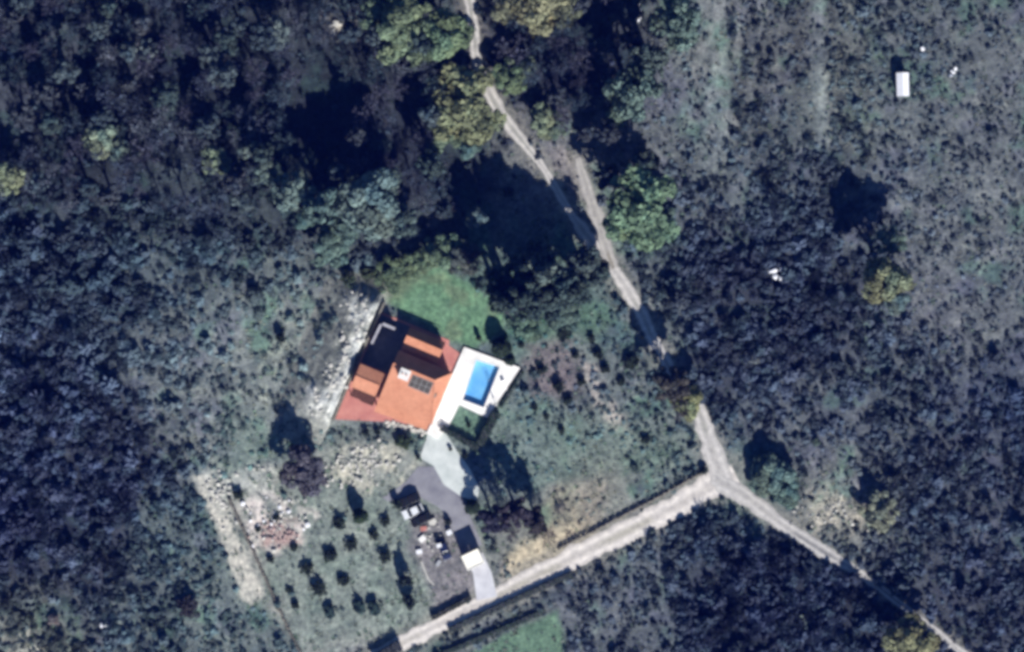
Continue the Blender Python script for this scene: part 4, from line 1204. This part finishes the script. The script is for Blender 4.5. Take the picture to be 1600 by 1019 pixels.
# ------------------------------------------------------------------ shed, gate, cars, yard
sx, sy = P(1409, 133)
sh = empty('shed', (sx, sy, gz(sx, sy)), .03); tag(sh, 'small white shed in the scrub of the upper right', 'shed')
b = MB(); b.box(-1.0, 1.0, -2.1, 2.1, -.2, 2.1); b.build('wall', M['white_wall'], sh)
for s_ in (-1, 1):
    b = MB(); b.slab([(0, -2.3, 2.62 + .002 * s_), (0, 2.3, 2.62 + .002 * s_), (1.2 * s_, 2.3, 2.12), (1.2 * s_, -2.3, 2.12)], .07); b.build('roof', M['white_plastic'], sh)
b = MB(); b.box(-.4, .4, -2.14, -2.1, 0, 1.9); b.build('door', M['dark_wood'], sh)

gx, gy = Z6(540, 725)
ga = math.atan2(Z6(575, 668)[1] - Z6(485, 710)[1], Z6(575, 668)[0] - Z6(485, 710)[0])
gate = empty('gate_canopy', (gx, gy, .1), ga); gate.scale = (1.1, 1.15, 1); tag(gate, 'white flat gate canopy over the entrance from the road', 'gate canopy')
b = MB(); b.box(-1.65, 1.65, -1.35, 1.35, 2.95, 3.15); b.build('roof', M['gate_roof'], gate, .03)
for q in ((-1.65, 1.65, 1.2, 1.35), (-1.65, 1.65, -1.35, -1.2), (-1.65, -1.5, -1.2, 1.2), (1.5, 1.65, -1.2, 1.2)):
    b = MB(); b.box(*q, 3.152, 3.25); b.build('parapet', M['gate_roof'], gate)
for s_ in (-1.45, 1.45):
    b = MB(); b.box(s_ - .18, s_ + .18, -1.2, 1.2, -.1, 2.95); b.build('pillar', M['white_wall'], gate)
for s_ in (-1, 1):
    b = MB(); b.box(min(0.03 * s_, 1.25 * s_), max(.03 * s_, 1.25 * s_), -.04, .04, .08, 2.0); b.build('gate_leaf', M['dark_wood'], gate)


def car(px, py, rz, paint, label, length=4.2, width=1.75, z=.06):
    x, y = P(px, py); o = empty('parked_car', (x, y, z), rz); tag(o, label, 'car', 'vehicles standing beside the drive')
    l, w2 = length / 2, width / 2
    prof = [(-l, .42), (-l + .05, .75), (-l + .75, .92), (-l + 1.15, .96), (l - .3, 1.0), (l, .85), (l, .4), (l - .1, .25), (-l + .1, .25)]
    b = MB(); n = len(prof)
    b.add([(p, -w2, q) for p, q in prof] + [(p, w2, q) for p, q in prof], [tuple(range(n)), tuple(range(2 * n - 1, n - 1, -1))] + [(i, n + i, n + (i + 1) % n, (i + 1) % n) for i in range(n)])
    b.build('body', paint, o, .07)
    cab = [(-l + 1.1, .95), (-l + 1.75, 1.42), (l - .95, 1.45), (l - .25, .98)]
    b = MB(); k = .86
    b.add([(p, -w2 * (.94 if q < 1 else .78), q) for p, q in cab] + [(p, w2 * (.94 if q < 1 else .78), q) for p, q in cab], [(0, 1, 2, 3), (7, 6, 5, 4), (0, 4, 5, 1), (1, 5, 6, 2), (2, 6, 7, 3), (3, 7, 4, 0)])
    b.build('cabin_glass', M['glass'], o, .03)
    b = MB(); b.box(-l + 1.8, l - 1.0, -w2 * .8, w2 * .8, 1.44, 1.49); b.build('roof', paint, o, .02)
    for sx_ in (-l + .8, l - .8):
        for sy_ in (-1, 1):
            b = MB(); b.tube((sx_, sy_ * (w2 - .2), .32), (sx_, sy_ * (w2 + .02), .32), .32, .32, 16); wh = b.build('wheel', M['rubber'], o)
            b = MB(); b.tube((sx_, sy_ * (w2 + .015), .32), (sx_, sy_ * (w2 + .03), .32), .19, .19, 12); b.build('rim', M['metal'], wh)
    for sy_ in (-1, 1):
        b = MB(); b.box(-l - .01, -l + .06, sy_ * w2 * .8 - .18, sy_ * w2 * .8 + .18, .6, .74); b.build('headlight', M['white_plastic'], o)
        b = MB(); b.box(l - .05, l + .012, sy_ * w2 * .8 - .15, sy_ * w2 * .8 + .15, .65, .8); b.build('tail_light', M['brick_rubble'], o)
        b = MB(); b.box(-l + 1.35, -l + 1.5, sy_ * (w2 + .1) - .1, sy_ * (w2 + .1) + .1, .95, 1.1); b.build('mirror', paint, o)
    return o
cr = math.radians(25)
car(645, 799, cr, M['silver_paint'], 'white car parked left of the asphalt drive')
car(658, 812, cr, M['black_paint'], 'black car parked close below the white one')
car(640, 781, cr, M['black_paint'], 'black car parked close above the white one')
car(694, 858, math.radians(112), M['navy_paint'], 'dark blue car among the clutter of the yard', 4.4)

def crate(px, py, sx_, sy_, h, mat, label, rz=.4, group=None, cat='box', name='box'):
    x, y = P(px, py); o = empty(name, (x, y, .0), rz); tag(o, label, cat, group)
    b = MB(); b.box(-sx_ / 2, sx_ / 2, -sy_ / 2, sy_ / 2, 0, h); b.build('body', mat, o, .04)
    b = MB(); b.box(-sx_ / 2 - .04, sx_ / 2 + .04, -sy_ / 2 - .04, sy_ / 2 + .04, h, h + .06); b.build('lid', mat, o, .02)
crate(702, 832, 1.0, .9, .8, M['white_plastic'], 'white box beside the asphalt, up right of the dark blue car', .5)
crate(655, 862, 1.1, .8, .6, M['white_plastic'], 'white box at the left edge of the yard', .2)
crate(686, 852, .9, .7, 1.65, M['white_plastic'], 'tall white box standing against the dark blue car', .3)
crate(676, 815, 1.4, .9, .6, M['stone'], 'cream box at the top of the yard below the black car', .45)
crate(662, 826, 1.2, .8, .5, M['terrace'], 'pinkish box at the upper left of the yard', .1)
crate(660, 842, 1.3, 1.0, .6, M['deck'], 'pale pink box in the left middle of the yard', .7)
crate(685, 880, 1.2, .6, .4, M['metal'], 'grey box below the dark blue car', 1.0)
rocks(668, 838, 22, (1.4, 1.6), 'litter of pale blocks on the ground of the yard', (.15, .4), STONES, 'rubble', 'rubble_pile')
hp = [Z6(*p) for p in [(265, 735), (285, 785), (305, 835), (335, 862)]]
ho = empty('garden_hose', (*hp[0], 0)); tag(ho, 'thin white kerb line curving at the lower left of the yard', 'kerb'); ho.name = 'kerb_line'
b = MB()
for (x0, y0), (x1, y1) in zip(hp[:-1], hp[1:]):
    b.tube((x0 - hp[0][0], y0 - hp[0][1], .16), (x1 - hp[0][0], y1 - hp[0][1], .16), .16, .16, 6)
b.build('kerb', M['stone'], ho)
lo = lounger(); lo.location = (*Z1(1120, 590), .46); lo.rotation_euler = (0, 0, .3); tag(lo, 'white sun lounger on the deck between the pool and the narrow hedge', 'sun lounger')

# ------------------------------------------------------------------ uncountable scrub and grass: one object each, placed by geometry nodes
def bush_proto(seed, kind):
    r = np.random.default_rng(seed)
    if kind == 'twig':
        n = 150
        a = r.uniform(0, 2 * math.pi, n); t = r.random(n) ** .6
        base = np.stack([np.cos(a) * t * .55, np.sin(a) * t * .55, .25 + .55 * r.random(n)], -1)
        d = np.stack([np.cos(a) * t, np.sin(a) * t, .9 + 0 * a], -1) + r.normal(0, .4, (n, 3)); d /= np.linalg.norm(d, axis=1)[:, None]
        ln = r.uniform(.25, .6, n)[:, None]; s = np.cross(d, r.normal(0, 1, (n, 3))); s /= np.linalg.norm(s, axis=1)[:, None]
        wd = r.uniform(.02, .055, n)[:, None]
        V = np.stack([base - s * wd, base + s * wd, base + d * ln + s * wd * .7, base + d * ln - s * wd * .7], 1).reshape(-1, 3)
        me = leaf_mesh('bush', V, r.uniform(.65, 1.4, n)[:, None] * (1 + r.normal(0, .05, (n, 3))))
    elif kind == 'tuft':
        n = 26
        a = r.uniform(0, 2 * math.pi, n); d = np.stack([np.cos(a) * .6, np.sin(a) * .6, .7 + r.random(n)], -1)
        base = np.stack([np.cos(a) * .12, np.sin(a) * .12, 0 * a], -1); s = np.stack([-np.sin(a), np.cos(a), 0 * a], -1) * .07
        V = np.stack([base - s, base + s, base + d * .8 + s * .3, base + d * .8 - s * .3], 1).reshape(-1, 3)
        me = leaf_mesh('bush', V, r.uniform(.7, 1.3, n)[:, None] * np.ones((1, 3)))
    else:
        import bmesh
        bm = bmesh.new(); bmesh.ops.create_icosphere(bm, subdivisions=3, radius=1)
        bm.verts.ensure_lookup_table()
        W = np.array([v.co[:] for v in bm.verts]); Fc = np.array([[v.index for v in f.verts] for f in bm.faces]); bm.free()
        k = 7; lc = r.normal(0, 1, (k, 3)); lc[:, 2] = np.abs(lc[:, 2]) + .1; lc /= np.linalg.norm(lc, axis=1)[:, None]
        lump = np.max(np.exp(-((W[:, None] - lc[None]) ** 2).sum(-1) / r.uniform(.08, .3, k)[None]), axis=1)
        rad = .5 + .5 * lump + .16 * r.normal(0, 1, len(W)) * .7
        W = W * rad[:, None] * np.array([1, 1, .62]); W[:, 2] += .2
        keepf = W[Fc].mean(1)[:, 2] > -.12
        Fc = Fc[keepf]
        m = 90; pick = r.integers(0, len(W), m)
        Vq = leaf_quads(r, W[pick] * 1.04, W[pick] + np.array([0, 0, .5]), .13)
        m4 = np.arange(m * 4).reshape(m, 4) + len(W)
        me = bpy.data.meshes.new('bush'); me.from_pydata(np.concatenate([W, Vq]).tolist(), [], Fc.tolist() + m4.tolist()); me.update()
        set_attr(me, 'leaf', np.concatenate([(.75 + .4 * r.random(len(W))), np.repeat(r.uniform(.8, 1.45, m), 4)])[:, None] * np.ones((1, 3)))
    if not me.materials: me.materials.append(M['scrub_leaf'])
    return bpy.data.objects.new('bush_form', me)


def scatter_object(name, X, Y, Z, scale, tint, protos, label):
    n = len(X)
    me = bpy.data.meshes.new(name); me.vertices.add(n)
    me.vertices.foreach_set('co', np.stack([X, Y, Z], -1).astype(np.float32).ravel())
    set_attr(me, 'scl', scale[:, 0]); set_attr(me, 'sclz', scale[:, 1]); set_attr(me, 'rot', RNG.uniform(0, 6.28, n)); set_attr(me, 'tint', tint)
    a = me.attributes.new('kindex', 'INT', 'POINT'); a.data.foreach_set('value', RNG.integers(0, len(protos), n).astype(np.int32))
    me.update()
    o = link(name, me); o['kind'] = 'stuff'; o['label'] = label
    ng = bpy.data.node_groups.new(name, 'GeometryNodeTree')
    ng.interface.new_socket('Geometry', in_out='INPUT', socket_type='NodeSocketGeometry'); ng.interface.new_socket('Geometry', in_out='OUTPUT', socket_type='NodeSocketGeometry')
    N = ng.nodes; K = ng.links
    gi = N.new('NodeGroupInput'); go = N.new('NodeGroupOutput'); jn = N.new('GeometryNodeJoinGeometry')
    for p in protos:
        oi = N.new('GeometryNodeObjectInfo'); oi.inputs['Object'].default_value = p; oi.inputs['As Instance'].default_value = True
        K.new(oi.outputs['Geometry'], jn.inputs[0])
    iop = N.new('GeometryNodeInstanceOnPoints')
    iop.inputs['Pick Instance'].default_value = True

    def at(nm, ty):
        q = N.new('GeometryNodeInputNamedAttribute'); q.data_type = ty; q.inputs['Name'].default_value = nm; return q.outputs['Attribute']
    cr_ = N.new('ShaderNodeCombineXYZ'); K.new(at('rot', 'FLOAT'), cr_.inputs[2])
    cs = N.new('ShaderNodeCombineXYZ'); s_ = at('scl', 'FLOAT'); K.new(s_, cs.inputs[0]); K.new(s_, cs.inputs[1]); K.new(at('sclz', 'FLOAT'), cs.inputs[2])
    K.new(gi.outputs[0], iop.inputs['Points']); K.new(jn.outputs[0], iop.inputs['Instance']); K.new(at('kindex', 'INT'), iop.inputs['Instance Index'])
    K.new(cr_.outputs[0], iop.inputs['Rotation']); K.new(cs.outputs[0], iop.inputs['Scale'])
    K.new(iop.outputs[0], go.inputs[0])
    md = o.modifiers.new('scatter', 'NODES'); md.node_group = ng
    return o


def scrub():
    n = 120000
    X = RNG.uniform(-125, 125, n); Y = RNG.uniform(-88, 88, n)
    dens, size, cr0, cg0, cb0 = control_field(X, Y)
    dens = np.clip(dens - .35 * stripes(X, Y), 0, 1)
    soil = np.stack([cr0, cg0, cb0], -1)
    patch = fbm(X + 200, Y, 3.2, 3)
    keep = RNG.random(n) < dens * (.25 + 1.3 * sstep(.3, .62, patch)) * .8
    rsd = road_sd(X, Y); bsd = built_sd(X, Y)
    keep &= (rsd > np.where(RNG.random(n) < .12, -.25, .35)) & (bsd > .9) & (poly_sd(X, Y, LAWN) > .5) & (poly_sd(X, Y, TRACK_W) > .2) & (poly_sd(X, Y, FIELD) > .2)
    keep &= ~((poly_sd(X, Y, GARDEN) < 0) & (RNG.random(n) > .03)) & (poly_sd(X, Y, [P(*p) for p in [(800, 865), (850, 835), (900, 815), (930, 830), (880, 880), (790, 920)]]) > 0) & (poly_sd(X, Y, YARD) > .3)
    a, b = to_local(X, Y)
    keep &= ~((a > -7) & (a < 1) & (b > -2) & (b < 28))
    for g in GAPS + [[P(*p) for p in [(720, 260), (770, 215), (870, 300), (900, 400), (800, 470), (735, 420)]]]: keep &= ~((poly_sd(X, Y, g) < 0) & (RNG.random(n) < .8))
    X, Y, size, soil = X[keep], Y[keep], size[keep], soil[keep]
    Z = np.maximum(ground_z(X, Y), bank_h(X, Y)) - .05
    s = size * .72 * RNG.lognormal(-.1, .4, len(X)) * (.75 + .5 * fbm(X, Y, 7))
    sz = s * RNG.uniform(.8, 2.0, len(X)) * np.clip(1.25 - 2.2 * soil.mean(1), .6, 1.1)
    pal = np.array([(.1, .1, .135), (.08, .115, .12), (.09, .11, .14), (.115, .11, .12), (.085, .122, .105), (.13, .14, .155), (.07, .085, .115)])
    zone = fbm(X + 300, Y + 40, 8, 3)
    k = np.clip((zone * 9 - 2 + RNG.normal(0, .7, len(X))), 0, 6.99).astype(int)
    tone = np.clip((soil.mean(1) / .1), .5, 1.6)[:, None] ** .8
    own = soil / soil.mean(1)[:, None]
    lum = pal[k].mean(1, keepdims=True)
    near = np.clip(soil.mean(1) / .2, 0, .8)[:, None]
    pk = (lum + (pal[k] - lum) * .55) * (1 - near) + near * soil * .62
    clump = .6 + .8 * sstep(.3, .7, fbm(X + 70, Y - 30, 2.8, 2)) * (.6 + .8 * fbm(X - 20, Y, 9, 2))
    tint = pk * np.array((.93, 1.0, 1.06)) * 1.0 * clump[:, None] * tone * own ** .9 * RNG.lognormal(-.03, .17, len(X))[:, None]
    protos = [bush_proto(600 + i, 'twig') for i in range(2)] + [bush_proto(620 + i, 'leafy') for i in range(7)]
    scatter_object('scrub', X, Y, Z, np.stack([s, sz], -1), tint, protos, 'low grey green and purple scrub covering the slopes round the villa')
    print('scrub bushes', len(X))
    n = 20000
    X = RNG.uniform(-118, 118, n); Y = RNG.uniform(-82, 82, n)
    keep = (RNG.random(n) < .35 + .65 * sstep(.4, .6, fbm(X, Y, 3))) & (road_sd(X, Y) > .15) & (built_sd(X, Y) > .1) & (poly_sd(X, Y, LAWN) > 0)
    a, b = to_local(X, Y); keep &= ~((a > -12) & (a < 1) & (b > -4) & (b < 29))
    X, Y = X[keep], Y[keep]
    pal = np.array([(1.15, 1.1, .9), (.85, 1.1, .8), (.95, 1, 1), (1.3, 1.25, 1.1)])
    _, _, r_, g_, b_ = control_field(X, Y)
    tint = np.stack([r_, g_, b_], -1) * pal[RNG.integers(0, 4, len(X))] * RNG.uniform(.8, 1.4, len(X))[:, None]
    s = RNG.uniform(.3, .75, len(X))
    scatter_object('grass', X, Y, ground_z(X, Y) - .02, np.stack([s, s * .5], -1), tint, [bush_proto(640 + i, 'tuft') for i in range(3)], 'rough dry grass tufts between the bushes')


scrub()
